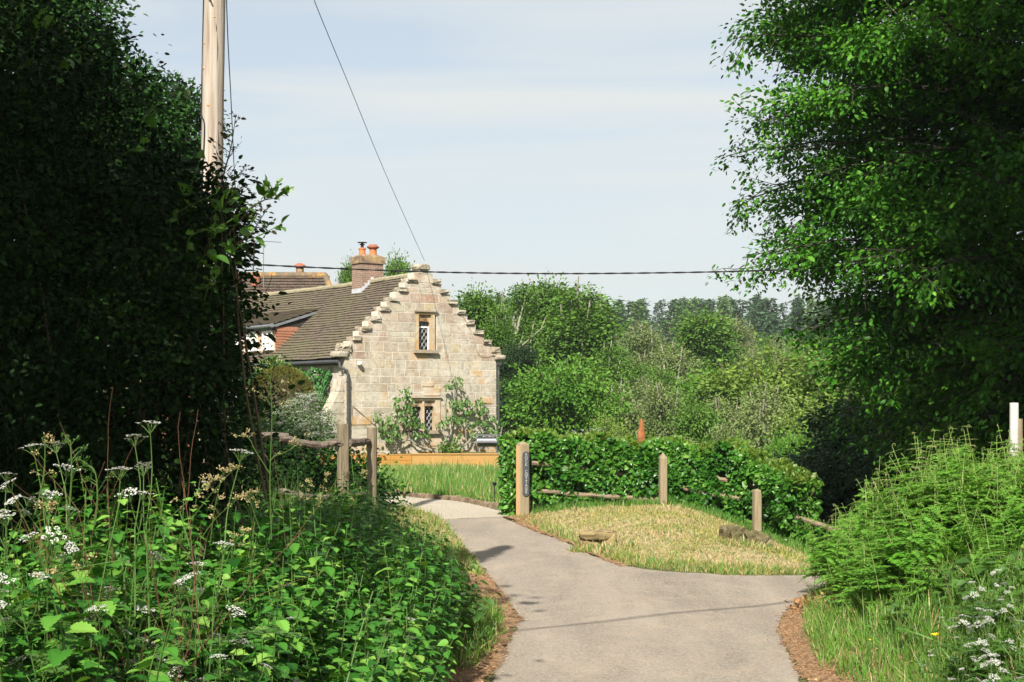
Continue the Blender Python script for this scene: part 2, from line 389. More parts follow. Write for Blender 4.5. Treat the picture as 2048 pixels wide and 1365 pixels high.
# timber, metal
def wood(name, cols, grain=(14, 14, .9), ns=3, bmp=.5):
    return plain(name, cols[0], .85, cols=cols, ns=ns, stretch=grain, bmp=bmp, bs_=ns * 2)
M['pole'] = wood('weathered pine pole', [(0.198, 0.142, 0.108), (0.346, 0.293, 0.238), (0.429, 0.396, 0.356)], (9, 9, .35), 2.4, .7)
M['knot'] = wood('pine knot', [(.40, .20, .09), (.50, .28, .14)], (3, 3, 3), 5)
M['post'] = wood('oak post', [(0.176, 0.136, 0.080), (0.248, 0.200, 0.124), (0.296, 0.248, 0.160)], (12, 12, 1))
M['post_dark'] = wood('dull weathered oak post', [(.10, .08, .05), (.18, .145, .095), (.24, .20, .135)], (12, 12, 1))
M['post_new'] = wood('fresh sawn oak', [(0.442, 0.264, 0.119), (0.527, 0.340, 0.170), (0.476, 0.289, 0.128)], (12, 12, 1))
M['rail'] = wood('riven grey rail', [(.05, .04, .032), (.13, .10, .08), (.22, .18, .14)], (1.2, 14, 14))
M['rail_mid'] = wood('brown split rail', [(.10, .075, .05), (.20, .155, .10), (.27, .215, .15)], (1.2, 14, 14))
M['rail_pale'] = wood('sun bleached rail', [(.22, .17, .11), (.34, .27, .18)], (1.2, 14, 14))
M['sleeper'] = wood('orange new timber', [(0.294, 0.160, 0.045), (0.358, 0.211, 0.070), (0.320, 0.179, 0.051)], (.8, 8, 8), 2)
M['sleeper_d'] = wood('darker orange timber', [(0.288, 0.128, 0.024), (0.352, 0.176, 0.040), (0.320, 0.144, 0.032)], (.8, 8, 8), 2)
M['slate'] = plain('grey slate', (.07, .075, .08), .6, ns=8, bmp=.3)
M['letter'] = plain('pale engraved lettering', (.36, .37, .37), .8)
M['rust'] = plain('rusty steel', (.3, .1, .04), .9, ns=5, cols=[(.08, .03, .018), (.24, .09, .03), (.36, .15, .05)], bmp=.4)
M['grill'] = plain('graphite metal', (.13, .135, .15), .4, metal=.3, ns=5, spec=.5)
M['cable'] = plain('black cable', (.02, .02, .02), .6)
M['wire'] = plain('blue grey wire', (.10, .17, .20), .6)
M['stump'] = plain('mossy stump wood', (.22, .16, .08), .95, ns=5, cols=[(.10, .08, .04), (.32, .24, .12), (.20, .19, .07)], bmp=.9, bd=.04)
M['rock'] = plain('mossy rock', (.16, .15, .11), .95, ns=5, cols=[(.025, .025, .012), (.13, .11, .05), (.22, .19, .12)], bmp=1, bd=.05)
M['kerb'] = plain('earthy edging stone', (.2, .15, .1), .95, ns=6, cols=[(.07, .05, .03), (.16, .12, .075), (.26, .20, .14)], bmp=.7)
M['silver'] = plain('pale smooth pole paint', (.50, .48, .43), .6, ns=4)

def crumble(m, amp, scale):
    """lets a ground sheet break up irregularly along its border"""
    nt = m.node_tree; out = nt.nodes['Material Output']; src = out.inputs[0].links[0].from_socket
    at = nt.nodes.new('ShaderNodeAttribute'); at.attribute_name = 'edge'
    n1 = noise(nt, scale, 6, .75); n2 = noise(nt, 1.6, 3, .5)
    ma = nt.nodes.new('ShaderNodeMath'); ma.operation = 'MULTIPLY_ADD'; ma.inputs[1].default_value = amp; nt.links.new(n1, ma.inputs[0]); nt.links.new(at.outputs['Fac'], ma.inputs[2])
    mb = nt.nodes.new('ShaderNodeMath'); mb.operation = 'MULTIPLY_ADD'; mb.inputs[1].default_value = .25; nt.links.new(n2, mb.inputs[0]); nt.links.new(ma.outputs[0], mb.inputs[2])
    gt = nt.nodes.new('ShaderNodeMath'); gt.operation = 'GREATER_THAN'; gt.inputs[1].default_value = amp * .5 + .125; nt.links.new(mb.outputs[0], gt.inputs[0])
    tr = nt.nodes.new('ShaderNodeBsdfTransparent'); mxs = nt.nodes.new('ShaderNodeMixShader')
    nt.links.new(gt.outputs[0], mxs.inputs[0]); nt.links.new(tr.outputs[0], mxs.inputs[1]); nt.links.new(src, mxs.inputs[2]); nt.links.new(mxs.outputs[0], out.inputs[0])
crumble(M['asphalt'], .10, 9); crumble(M['gravel'], .25, 14); crumble(M['soil'], .38, 16); crumble(M['thatch'], .3, 10)

# ------------------------------------------------------------------ terrain
XL = ([-40, 0, 12.3, 15.4, 17.2, 20.6, 23, 24.9, 27, 60], [-.4, -.4, -.19, .06, -.15, -.6, -1.0, -1.2, -2.2, -3])
XR = ([-40, 0, 12.3, 14.7, 16, 17.2, 60], [2.3, 2.3, 2.5, 2.75, 3.1, 3.6, 4])
def zroad(y): return np.interp(y, [-40, 8, 12, 18, 24, 30, 45, 50, 400], [-.5, -.2, -.15, 0, .2, .25, .15, .1, .1])
def g(x, y):
    x = np.asarray(x, float); y = np.asarray(y, float)
    z = zroad(y)
    l = np.maximum(0, np.interp(y, *XL) - x)
    z = z + np.interp(y, [-40, 8, 14, 18, 22, 26, 27], [1.0, 1.0, .8, .58, .42, .06, 0]) * sm(l / 2.0) + .05 * np.minimum(l, 8) * np.interp(y, [20, 26], [1, 0])
    r = np.maximum(0, x - np.interp(y, *XR))
    z = z + (.75 * sm(r / 1.6) + .12 * np.minimum(r, 6)) * sm((17.0 - y) / 1.6)
    # mown mound between the road and the fence
    xm = np.interp(y, [18.2, 19, 20.6, 22.4, 23.7, 25, 27], [2.4, 1.5, 1.06, .6, .2, -.2, -.5])
    mo = np.clip(x - xm, 0, 9) * (y > 17.9)
    z = z + .2 * sm(mo / 1.8) * sm((y - 18.0) / 2.5) * (1 - sm((x - 3.0) / 1.8))
    z = z - .42 * sm((x - 2.7) / 2.4) * sm((y - 18.6) / 4.5)
    yF = np.interp(x, [.3, 2.7, 4.3, 5, 6.5, 12, 60], [28.2, 26.4, 25.2, 23.2, 21.0, 20.5, 24])
    s_ = np.maximum(0, y - yF)
    wx = np.maximum(sm((x + .1) / 2.2) * sm((y - 20) / 4), sm((y - 60) / 20))
    z = z - wx * 7.2 * (1 - np.exp(-s_ / 16))
    z = z + np.interp(y, [60, 120, 200, 300, 420, 900], [0, 3, 8.5, 15.5, 19, 15])
    z = z + .02 * np.sin(x * 2.1 + y * .7) * np.sin(y * 1.7 - x * .4) + np.where(y > 80, 1.2 * np.sin(x * .03 + y * .011), 0)
    return z

def build_ground():
    xs = np.unique(np.concatenate([np.linspace(-500, -30, 24), np.linspace(-30, -8, 23), np.arange(-8, -3, .2), np.arange(-3, 6, .1), np.arange(6, 9, .2), np.linspace(9, 40, 32), np.linspace(40, 600, 29)]))
    ys = np.unique(np.concatenate([np.linspace(-60, 0, 13), np.arange(0, 9, .25), np.arange(9, 28, .1), np.arange(28, 34, .2), np.linspace(34, 80, 47), np.linspace(80, 900, 60)]))
    X, Y = np.meshgrid(xs, ys); Z = g(X, Y)
    V = np.stack([X, Y, Z], -1).reshape(-1, 3); nx = len(xs)
    i = np.arange(len(ys) - 1)[:, None] * nx + np.arange(nx - 1)[None, :]; i = i.ravel()
    Fs = np.stack([i, i + 1, i + 1 + nx, i + nx], 1)
    a = Acc(); a.V.append(V); a.L.append(Fs.ravel()); a.T.append(np.full(len(Fs), 4)); a.M.append(np.zeros(len(Fs), int)); a.n = len(V)
    tag(a.build('ground', M['ground'], smooth=True), kind='structure')
build_ground()

def inpoly(x, y, poly):
    p = np.asarray(poly); ins = np.zeros(x.shape, bool); j = len(p) - 1
    for i in range(len(p)):
        xi, yi = p[i]; xj, yj = p[j]
        c = ((yi > y) != (yj > y)) & (x < (xj - xi) * (y - yi) / (yj - yi + 1e-12) + xi)
        ins ^= c; j = i
    return ins

def sheet(name, poly, mat, off, sp=.05, wob=.05, kind='structure'):
    p = np.asarray(poly)
    xs = np.arange(p[:, 0].min() - .1, p[:, 0].max() + .1, sp); ys = np.arange(p[:, 1].min() - .1, p[:, 1].max() + .1, sp)
    X, Y = np.meshgrid(xs, ys)
    cx = (X[:-1, :-1] + sp / 2); cy = (Y[:-1, :-1] + sp / 2)
    rgs = np.random.default_rng(4); wx = cx + wob * (.5 * np.sin(cy * 3.1) + .4 * np.sin(cy * 11 + cx * 7)) + rgs.normal(0, wob * .25, cx.shape); wy = cy + wob * (.5 * np.sin(cx * 4.3) + .4 * np.sin(cx * 15 + cy * 5)) + rgs.normal(0, wob * .25, cx.shape)
    ins = inpoly(wx, wy, poly)
    for _ in range(3):   # grow by a margin that the crumbling edge eats back
        k_ = ins.copy(); k_[1:] |= ins[:-1]; k_[:-1] |= ins[1:]; k_[:, 1:] |= ins[:, :-1]; k_[:, :-1] |= ins[:, 1:]; ins = k_
    nx = len(xs); idx = (np.arange(len(ys) - 1)[:, None] * nx + np.arange(nx - 1)[None, :])[ins]
    Fs = np.stack([idx, idx + 1, idx + 1 + nx, idx + nx], 1)
    V = np.stack([X, Y, g(X, Y) + off], -1).reshape(-1, 3)
    used, inv = np.unique(Fs, return_inverse=True); Fs = inv.reshape(-1, 4); V = V[used]
    a = Acc(); a.V.append(V); a.L.append(Fs.ravel()); a.T.append(np.full(len(Fs), 4)); a.M.append(np.zeros(len(Fs), int)); a.n = len(V)
    q = V[:, :2]; dm = np.full(len(q), 9.)
    for A_, B_ in zip(p, np.roll(p, -1, 0)):
        ab = B_ - A_; t = np.clip(((q - A_) @ ab) / (ab @ ab), 0, 1); dm = np.minimum(dm, np.linalg.norm(q - A_ - t[:, None] * ab, axis=1))
    dm *= np.where(inpoly(q[:, 0], q[:, 1], poly), 1, -1)
    o = a.build(name, mat, smooth=True); at = o.data.attributes.new('edge', 'FLOAT', 'POINT'); at.data.foreach_set('value', dm.astype(np.float32))
    return tag(o, kind=kind)

ROAD = [(-.4, 2), (-.19, 12.3), (.0, 14.4), (.06, 15.6), (-.15, 17.2), (-.6, 20.6), (-1.0, 23), (-1.22, 24.9), (-.2, 25.0), (.2, 23.7), (.6, 22.4),
        (1.06, 20.6), (1.5, 19.3), (2.0, 18.7), (2.73, 18.4), (4.2, 18.5), (14, 18.2), (14, 15.6), (6, 16.9), (3.7, 17.1), (3.1, 16), (2.75, 14.7), (2.5, 12.3), (2.4, 2)]
GRAV = [(-1.22, 24.92), (-1.5, 25.8), (-1.9, 26.8), (-2.9, 28.2), (-6, 30), (-12, 32), (-12, 36), (-5, 32.8), (-2.9, 31.2), (-1.6, 29.3), (-.6, 27.6), (-.05, 26.2), (-.12, 25.2), (-.2, 24.97)]
LITL = [(-.9, 9), (-.19, 12.3), (.0, 14.4), (.08, 15.6), (-.15, 17.2), (-.35, 18.7), (-.55, 18.4), (-.5, 16.5), (-.35, 15.2), (-.55, 13.2), (-1.2, 11.5), (-1.6, 9)]
LITR = [(2.45, 9), (2.5, 12.3), (2.75, 14.7), (3.1, 16), (3.5, 16.9), (3.7, 16.6), (3.35, 15.6), (3.15, 14.5), (3.05, 13), (3.15, 11.5), (3.3, 9)]
LITM = [(-.1, 25.0), (.2, 23.7), (.6, 22.4), (1.06, 20.6), (1.5, 19.3), (1.75, 19.4), (1.45, 20.4), (1.0, 22), (.6, 23.6), (.3, 25.2)]
sheet('road', ROAD, M['asphalt'], .010, sp=.05)
sheet('gravel_drive', GRAV, M['gravel'], .014, sp=.05)
sheet('leaf_litter', LITL, M['soil'], .014, wob=.035)
sheet('leaf_litter', LITR, M['soil'], .014, wob=.035)
sheet('leaf_litter', LITM, M['soil'], .014, wob=.05)

# ------------------------------------------------------------------ the cottage (local frame: X along the gable, Y back along the side, Z up)
TH = R(35); GW = 6.45; HX, HY = -5.87, 50.0
BASE = -.15
house = thing('stone_cottage', 'old stone cottage with a crow stepped gable and brown tiled roof', 'cottage', (HX, HY, 0), rz=TH)
EZ, RZ = 3.74, 6.86          # eaves and ridge heights of the roof plane
EX = -.16
def gab(px, py):
    """point of the photograph on the gable face -> (u, z)"""
    k = (px - 1024) / F
    u = (k * HY - HX) / (cos(TH) - k * sin(TH))
    return u, CZ + (800 - py) / F * (HY + u * sin(TH))

def build_cottage():
    rng = np.random.default_rng(5)
    # openings (u0,u1,z0,z1)
    ulx0, uz0 = gab(837, 700); ulx1, uz1 = gab(862, 630)
    l1x0, lz0 = gab(822, 862); l1x1, lz1 = gab(845, 801)
    l2x0, _ = gab(849, 862); l2x1, _ = gab(870, 801)
    op_up = (ulx0, ulx1, uz0, uz1); op_lo = (l1x0, l2x1, lz0, lz1)
    fr = .13
    holes = [(ulx0 - fr, ulx1 + fr + .1, uz0 - .06, uz1 + .12), (l1x0 - .2, l2x1 + .26, lz0 - .06, lz1 + .14)]
    # patches of ochre and reddish stone
    STEP, SH, Z0, n = .378, .362, 4.02, 8
    def uleft(z):
        if z < Z0: return 0
        return min(n, int((z - Z0 + 1e-6) // SH) + 1) * STEP - STEP * .55
    courses = []; z = BASE
    hs = []
    while z < Z0 - .35: h = rng.uniform(.25, .34); hs.append(h); z += h
    sc_ = (Z0 - BASE) / (sum(hs) + .3); z = BASE
    hs = [h * sc_ for h in hs] + [.3 * sc_]
    for h in hs: courses.append((z, z + h)); z += h
    for k in range(n):
        for q in range(2): courses.append((Z0 + (k + q * .5) * SH, Z0 + (k + q * .5 + .5) * SH)) if rng.random() < .45 and q == 0 else None
        done = [c for c in courses if c[0] >= Z0 + k * SH - 1e-6]
        if not done: courses.append((Z0 + k * SH, Z0 + (k + 1) * SH))
        elif len(done) == 1: courses.append((Z0 + (k + .5) * SH, Z0 + (k + 1) * SH))
    A = Acc(); B = Acc()
    for z0, z1 in courses:
        if z1 <= z0: continue
        zm = (z0 + z1) / 2
        u0 = uleft(zm); u1 = GW - u0
        segs = [(u0, u1)]
        for h in holes:
            if z0 < h[3] - .02 and z1 > h[2] + .02:
                for (q0, q1) in ((h[3], z1), (z0, h[2])):
                    if q1 - q0 > .03:
                        um_ = h[0] + (h[1] - h[0]) * rng.uniform(.35, .65)
                        for (b0, b1) in ((h[0], um_), (um_, h[1])):
                            box(B, b0, b1, .003, .3, q0, q1)
                            A.add([(b0 + .01, .03, q0 + .01), (b1 - .01, .03, q0 + .01), (b1 - .01, .03, q1 - .01), (b0 + .01, .03, q1 - .01), (b0 + .02, -.008, q0 + .02), (b1 - .02, -.008, q0 + .02), (b1 - .02, -.008, q1 - .02), (b0 + .02, -.008, q1 - .02)],
                                  [(4, 5, 6, 7), (0, 1, 5, 4), (1, 2, 6, 5), (2, 3, 7, 6), (3, 0, 4, 7)], 0)
                ns = []
                for a_, b_ in segs:
                    if h[0] > a_ and h[1] < b_: ns += [(a_, h[0]), (h[1], b_)]
                    else: ns.append((a_, b_))
                segs = ns
        for a_, b_ in segs:
            box(B, a_ + .01, b_ - .01, .003, .46, z0, z1)
            u = a_
            while u < b_ - .01:
                wd = rng.uniform(.32, .82) if rng.random() < .8 else rng.uniform(.2, .35)
                e = min(b_, u + wd)
                if b_ - e < .2: e = b_
                gp = .009; f = -rng.uniform(0, .007); c = .006
                rd = 1 if (zm > 3.6 and (u < u0 + .9 or e > u1 - .9) or (zm > 5.9)) and rng.random() < .6 else (2 if (zm < .75 and rng.random() < .75) or rng.random() < .03 else 0)
                j = lambda: rng.uniform(-.005, .005)
                x0, x1_, y_, a0, a1 = u + gp + j(), e - gp + j(), f, z0 + gp + j(), z1 - gp + j()
                V = [(x0, .03, a0), (x1_, .03, a0), (x1_, .03, a1), (x0, .03, a1),
                     (x0 + c + j(), y_ + j() * .5, a0 + c + j()), (x1_ - c + j(), y_ + j() * .5, a0 + c + j()), (x1_ - c + j(), y_ + j() * .5, a1 - c + j()), (x0 + c + j(), y_ + j() * .5, a1 - c + j())]
                A.add(V, [(4, 5, 6, 7), (0, 1, 5, 4), (1, 2, 6, 5), (2, 3, 7, 6), (3, 0, 4, 7)], rd)
                u = e
        # quoins returning on the left side
        if z0 < Z0:
            L_ = .46
            V = [(.02, .012, z0 + .01), (.02, L_, z0 + .01), (.02, L_, z1 - .01), (.02, .012, z1 - .01), (-.012, .02, z0 + .02), (-.012, L_ - .012, z0 + .02), (-.012, L_ - .012, z1 - .02), (-.012, .02, z1 - .02)]
            A.add(V, [(7, 6, 5, 4), (4, 5, 1, 0), (5, 6, 2, 1), (6, 7, 3, 2), (7, 4, 0, 3)], int(rng.random() < .4) * 2 if z0 < 1.4 else 0)
    # the fill round the two odd ochre blocks above the lower window
    for (pa, pb) in (((847, 776), (880, 792)), ((958, 795), (986, 808)), ((844, 765), (868, 774)), ((702, 832), (742, 850)), ((858, 876), (884, 892))):
        u0, z1 = gab(*pa); u1, z0 = gab(*pb)
        A.add([(u0, .0, z0), (u1, .0, z0), (u1, .0, z1), (u0, .0, z1), (u0 + .01, -.027, z0 + .01), (u1 - .01, -.027, z0 + .01), (u1 - .01, -.027, z1 - .01), (u0 + .01, -.027, z1 - .01)],
              [(4, 5, 6, 7), (0, 1, 5, 4), (1, 2, 6, 5), (2, 3, 7, 6), (3, 0, 4, 7)], 2)
    B.build('gable_core', M['mortar'], house)
    A.build('gable_wall', [M['stone'], M['stone_red'], M['stone_ochre']], house)
    # caps on the crow steps and the finial
    for side in (0, 1):
        for k in range(n):
            a = Acc(); uu = k * STEP + .10; zz = Z0 + k * SH + .09
            if k == 0: uu -= .06
            if side: uu = GW - uu
            if k == 0: stone(a, (uu, .18, zz + .06), (.44, .62, .24), 300 + side * 20 + k)
            stone(a, (uu + (.02 if side else -.02), .18, zz + (.0 if k else -.06)), (.40 + rng.uniform(-.05, .06), .54, .14 + rng.uniform(0, .05)), 100 + side * 20 + k, e=.2, rough=.07)
            a.build('cap_stone', M['cap'], house)
    a = Acc(); zt = Z0 + n * SH
    box(a, GW / 2 - .19, GW / 2 + .19, -.02, .42, zt - .02, zt + .13, 1)
    stone(a, (GW / 2, .2, zt + .22), (.56, .66, .24), 77, e=.5)
    a.build('finial', [M['cap'], M['stone']], house, smooth=False)
    # kneelers at the eaves
    for s_ in (0, 1):
        a = Acc()
        uu = -.12 if s_ == 0 else GW + .12
        stone(a, (uu, .2, Z0 - .12), (.5, .62, .2), 900 + s_, e=.3)
        a.build('kneeler', M['stone'] if s_ == 0 else M['cap'], house, smooth=True)
    # windows
    def window(op, lights, name):
        u0, u1, z0, z1 = op
        fr = Acc()
        # jambs, lintel, mullions in ochre stone
        box(fr, u0 - .13, u0, -.03, .3, z0, z1); box(fr, u1, u1 + (.15 if len(lights) == 1 else .22), -.03, .3, z0, z1)
        box(fr, u0 - .14, u1 + .24, -.035, .3, z1, z1 + .12)
        if len(lights) > 1: box(fr, lights[0][1], lights[1][0], .0, .28, z0, z1 - .001)
        o = fr.build('window_surround', M['stone_ochre'], house)
        hd = Acc(); box(hd, u0 - .2, u1 + .26, -.10, -.037, z1 + .09, z1 + .14)
        if len(lights) > 1: hd.build('hood_mould', M['stone_ochre'], o)
        else: hd.build('hood_mould', M['sill'], o)
        sl = Acc(); box(sl, (u0 if len(lights) == 1 else u0 + .35) - .22, u1 + .24, -.16, .25, z0 - .12, z0 - .003); sl.build('sill', M['sill'], o)
        for (a0, a1) in lights:
            wd = a1 - a0; um = (a0 + a1) / 2
            gl = Acc(); box(gl, a0 - .01, a1 + .01, .2, .215, z0, z1); gg = gl.build('glass', M['glass'], o)
            # trefoil head
            hh = wd * .78; r1 = wd * .30
            top = z1 - .02; pts = []
            def arc(cx, cz, r, t0, t1, k=7): return [(cx + r * cos(t), cz + r * sin(t)) for t in np.linspace(t0, t1, k)]
            yb = z1 - hh
            tre = arc(a1 - r1 * 1.0, yb + .02, r1, 0, R(85)) + arc(um, top - r1 * 1.05, r1 * .95, R(-25), R(205), 11) + arc(a0 + r1, yb + .02, r1, R(95), R(180))
            poly = [(a0, yb)] + [(a0, z1 - .002), (a1, z1 - .002)] + [(a1, yb)] + tre
            k = len(poly)
            V = [(p[0], .06, p[1]) for p in poly] + [(p[0], .17, p[1]) for p in poly]
            Fs = [tuple(range(k)), tuple(range(k, 2 * k))[::-1]] + [(i, (i + 1) % k, (i + 1) % k + k, i + k) for i in range(k)]
            tr = Acc(); tr.add(V, Fs); tr.build('trefoil_head', M['stone_ochre'], o)
            # diamond leading
            la = Acc(); sp = .17 if wd > .4 else .155; rr = 1.45
            c = -3.0
            while c < 4:
                for sg in (1, -1):
                    # line z = z0 + rr*(sg*(u-um)) + c
                    ts = []
                    for u in np.linspace(a0, a1, 40):
                        z = z0 + rr * sg * (u - um) + c
                        if z0 + .01 < z < z1 - .03: ts.append((u, z))
                    if len(ts) > 2:
                        tube(la, [(ts[0][0], .185 - .004 * sg, ts[0][1]), (ts[-1][0], .185 - .004 * sg, ts[-1][1])], .006, 4)
                c += sp * rr
            la.build('leading', M['leadcame'], o)
            if len(lights) == 1:
                wf = Acc(); zb = z0 + (z1 - z0) * .63
                box(wf, a0, a1, .165, .198, zb, zb + .05)
                box(wf, a0, a0 + .03, .165, .198, z0, zb - .001); box(wf, a1 - .03, a1, .165, .198, z0, zb - .001)
                wf.build('casement_frame', M['whitepaint'], o)
    window(op_up, [(ulx0, ulx1)], 'upper'); window(op_lo, [(l1x0, l1x1), (l2x0, l2x1)], 'lower')
    # side wall, buttress, right and back walls
    LN = 14.0
    a = Acc(); box(a, .03, .4, .462, LN, BASE, EZ - .02); box(a, GW - .4, GW, .47, LN, BASE, EZ - .02); box(a, .41, GW - .41, LN - .4, LN, BASE, EZ)
    a.build('side_wall', M['stone'], house)
    a = Acc(); rg = np.random.default_rng(8)
    prof = [(3.05, .10), (2.6, .20), (2.2, .42), (1.8, .66), (1.4, .84), (1.0, .96), (.5, 1.05), (BASE, 1.1)]
    for (za, wa), (zb, wb) in zip(prof, prof[1:]):
        for y0, y1 in ((.05, .34), (.34, .66)):
            f = .008
            a.add([(-wb, y0 + f, zb + f), (-.02, y0 + f, zb + f), (-.02, y1 - f, zb + f), (-wb, y1 - f, zb + f), (-wa, y0 + f, za - f), (-.02, y0 + f, za - f), (-.02, y1 - f, za - f), (-wa, y1 - f, za - f)], BOXF)
    bt = a.build('buttress', M['stone'], house)
    # limewashed arched recess wall behind the buttress
    a = Acc(); k = 12
    pts = [(-1.62, BASE), (-1.62, 1.7)] + [(-1.2 + .42 * cos(t), 1.7 + .62 * sin(t)) for t in np.linspace(pi, 0, k)][1:-1] + [(-.78, 1.7), (-.78, BASE)]
    m_ = len(pts); V = [(p[0], .75, p[1]) for p in pts] + [(p[0], .95, p[1]) for p in pts]
    a.add(V, [tuple(range(m_)), tuple(range(m_, 2 * m_))[::-1]] + [(i, (i + 1) % m_, (i + 1) % m_ + m_, i + m_) for i in range(m_)])
    a.build('limewashed_arch', M['render'], house)
    a = Acc(); tube(a, [(-1.2 + .5 * cos(t), .84, 1.7 + .72 * sin(t)) for t in np.linspace(R(178), R(20), 12)], .085, 5, wob=.15, rng=rg); a.build('arch_hood', M['bark'], house)
    # gutter, fascia, downpipes
    a = Acc(); box(a, -.14, .02, .5, LN, EZ - .20, EZ - .03); a.build('fascia', M['soffit'], house)
    a = Acc(); tube(a, [(EX - .06, .05, EZ - .09), (EX - .06, LN, EZ - .09)], .065, 8); a.build('gutter', M['pipe'], house)
    a = Acc(); tube(a, [(EX - .06, .02, EZ - .12), (EX - .05, -.02, EZ - .3), (.02, -.11, EZ - .42), (.05, -.13, EZ - .6), (.05, -.13, BASE)], .05, 8)
    for z in (2.9, 1.6, .4): tube(a, [(.05, -.13, z), (.05, -.13, z + .05)], .065, 8)
    a.build('downpipe', M['pipe'], house)
    a = Acc(); tube(a, [(GW + .09, .0, EZ - .06), (GW + .09, .0, EZ - .35), (GW + .05, -.06, EZ - .5), (GW + .05, -.06, BASE)], .045, 8); box(a, GW + .02, GW + .17, -.08, .08, EZ - .14, EZ - .02)
    a.build('downpipe', M['pipe'], house)
    # wall wires and small fixtures
    a = Acc(); p1 = gab(700, 845); 
    tube(a, [(gab(704, 840)[0], -.03, gab(704, 840)[1]), (gab(703, 811)[0] , -.05, gab(703, 811)[1]), (gab(748, 850)[0], -.03, gab(748, 850)[1])], .014, 4)
    a.build('wall_wire', M['sill'], house); a = Acc()
    q = [gab(905, 628), gab(922, 630), (gab(935, 650)), gab(945, 675), gab(955, 706), gab(966, 714), gab(985, 711)]
    tube(a, curve([(u, -.035, z) for u, z in q], 20), .009, 4)
    a.build('wall_wire', M['sill'], house)
    # roof: boards, then separate tiles
    run = GW / 2 - EX; sl = math.hypot(run, RZ - EZ); up = np.array([run, 0, RZ - EZ]) / sl; nr = np.array([-up[2], 0, up[0]])
    a = Acc()
    o = np.array([EX + .05, 0, EZ]); T_ = .06
    for sgn in (0, 1):
        def mp(p):
            p = np.array(p); 
            if sgn: p[0] = GW - p[0]
            return p
        q = [o + nr * -.05, o + up * sl + nr * -.05]
        V = [mp((q[0][0], .42, q[0][2])), mp((q[1][0], .42, q[1][2])), mp((q[1][0], LN, q[1][2])), mp((q[0][0], LN, q[0][2]))]
        V += [v - np.array([0, 0, .09]) for v in V]
        a.add(V, BOXF)
    rf = a.build('roof', M['soffit'], house)
    def tiles(acc, O, al, up, nr, L, S, clip=None, wv=.165, gauge=.155, lift=.042, sag=None, seed=1):
        rg = np.random.default_rng(seed); rows = int(S / gauge); cols = int(L / wv)
        TV = np.array([(0, 0, 0), (1, 0, 0), (1, 1, 0), (0, 1, 0), (0, 0, 1), (1, 0, 1), (1, 1, 1), (0, 1, 1)], float)
        T = []; Bm = []
        for r_ in range(rows + 1):
            for c_ in range(cols + 1):
                s0 = r_ * gauge; l0 = (c_ + (.5 if r_ % 2 else 0)) * wv
                if l0 > L: continue
                if clip and clip(l0, s0): continue
                p = O + al * l0 + up * (s0 + rg.uniform(-.004, .004)) + nr * (lift + rg.uniform(-.004, .006))
                if sag: p = p + np.array([0, 0, 1.]) * sag(l0, s0)
                le = min(gauge * 1.35, S - s0 + .05)
                ax = up * le - nr * lift * 1.1
                T.append(p); Bm.append(np.stack([al * (wv - .008), ax, nr * .022]))
        acc.inst(TV, BOXF, np.array(Bm), np.array(T))
    dz0, dz1 = 6.15, LN          # dormer extent along the side
    XA, ZA, XB, ZB = .10, 5.22, 2.15, EZ + (2.15 - EX) / run * (RZ - EZ)   # dormer roof from its gutter to where it meets the main slope
    sB = (XB - EX) / up[0]; sF = (.30 - EX) / up[0]
    a = Acc()
    tiles(a, np.array([EX, .40, EZ]), np.array([0, 1., 0]), up, nr, LN - .4, sl, clip=lambda l, s: l + .4 > dz0 and sF < s < sB - .05, sag=lambda l, s: -.05 * sin(pi * l / 12) * (s / sl) + .012 * sin(l * 2.3 + s), seed=3)
    a.build('roof_tiles', M['tile'], rf)
    a = Acc(); al = np.array([0, 1., 0]); rr = np.array([-up[0], 0, -up[2]])
    # far slope
    upr = np.array([-up[0], 0, up[2]]); nrr = np.array([up[2], 0, up[0]])
    tiles(a, np.array([GW - EX, .46, EZ]), al, upr, nrr, LN - .5, sl, wv=.33, gauge=.2, seed=4)
    a.build('roof_tiles', M['tile'], rf)
    a = Acc()
    y = .5
    while y < LN:
        e = y + .3
        V = []; sg = -.05 * sin(pi * y / 12) + rng.normal(0, .006)
        for yy in (y, e + .02):
            for t in np.linspace(R(200), R(-20), 7): V.append((GW / 2 + .13 * cos(t), yy, RZ + .035 + sg + .12 * sin(t)))
        a.add(V, [(i, i + 1, i + 8, i + 7) for i in range(6)] + [tuple(range(7))[::-1], tuple(range(7, 14))]); y = e
    a.build('ridge_tiles', M['ridge'], rf)
    # dormer
    dm = Acc()
    box(dm, .26, .40, dz0, LN, EZ + .25, ZA - .05)
    d = dm.build('dormer', M['cream'], house)
    du = np.array([XB - XA, 0, ZB - ZA]); dS = np.linalg.norm(du); du /= dS; dn = np.array([-du[2], 0, du[0]])
    a = Acc(); V = [(XA, dz0 - .12, ZA - .03), (XB, dz0 - .12, ZB - .03), (XB, LN, ZB - .03), (XA, LN, ZA - .03)]
    V += [(v[0], v[1], v[2] - .1) for v in V]; a.add(V, BOXF); a.build('dormer_board', M['pvc'], d)
    a = Acc(); tiles(a, np.array([XA - .03, dz0 - .14, ZA]), al, du, dn, LN - dz0 + .1, dS + .05, seed=6); a.build('dormer_tiles', M['tile'], d)
    # cheek: hung tiles, triangle between the front and the main slope
    a = Acc(); zc = lambda x: EZ + (x - EX) / run * (RZ - EZ)
    x = .27
    V = [(.27, dz0 - .02, zc(.27)), (XB, dz0 - .02, ZB - .14), (.27, dz0 - .02, ZA - .14)]
    V += [(v[0], v[1] + .08, v[2]) for v in V]
    a.add(V, [(0, 1, 2), (5, 4, 3), (0, 3, 4, 1), (1, 4, 5, 2), (2, 5, 3, 0)])
    ch = a.build('dormer_cheek', M['soffit'], d)
    a = Acc(); rg = np.random.default_rng(12); zz = zc(.27)
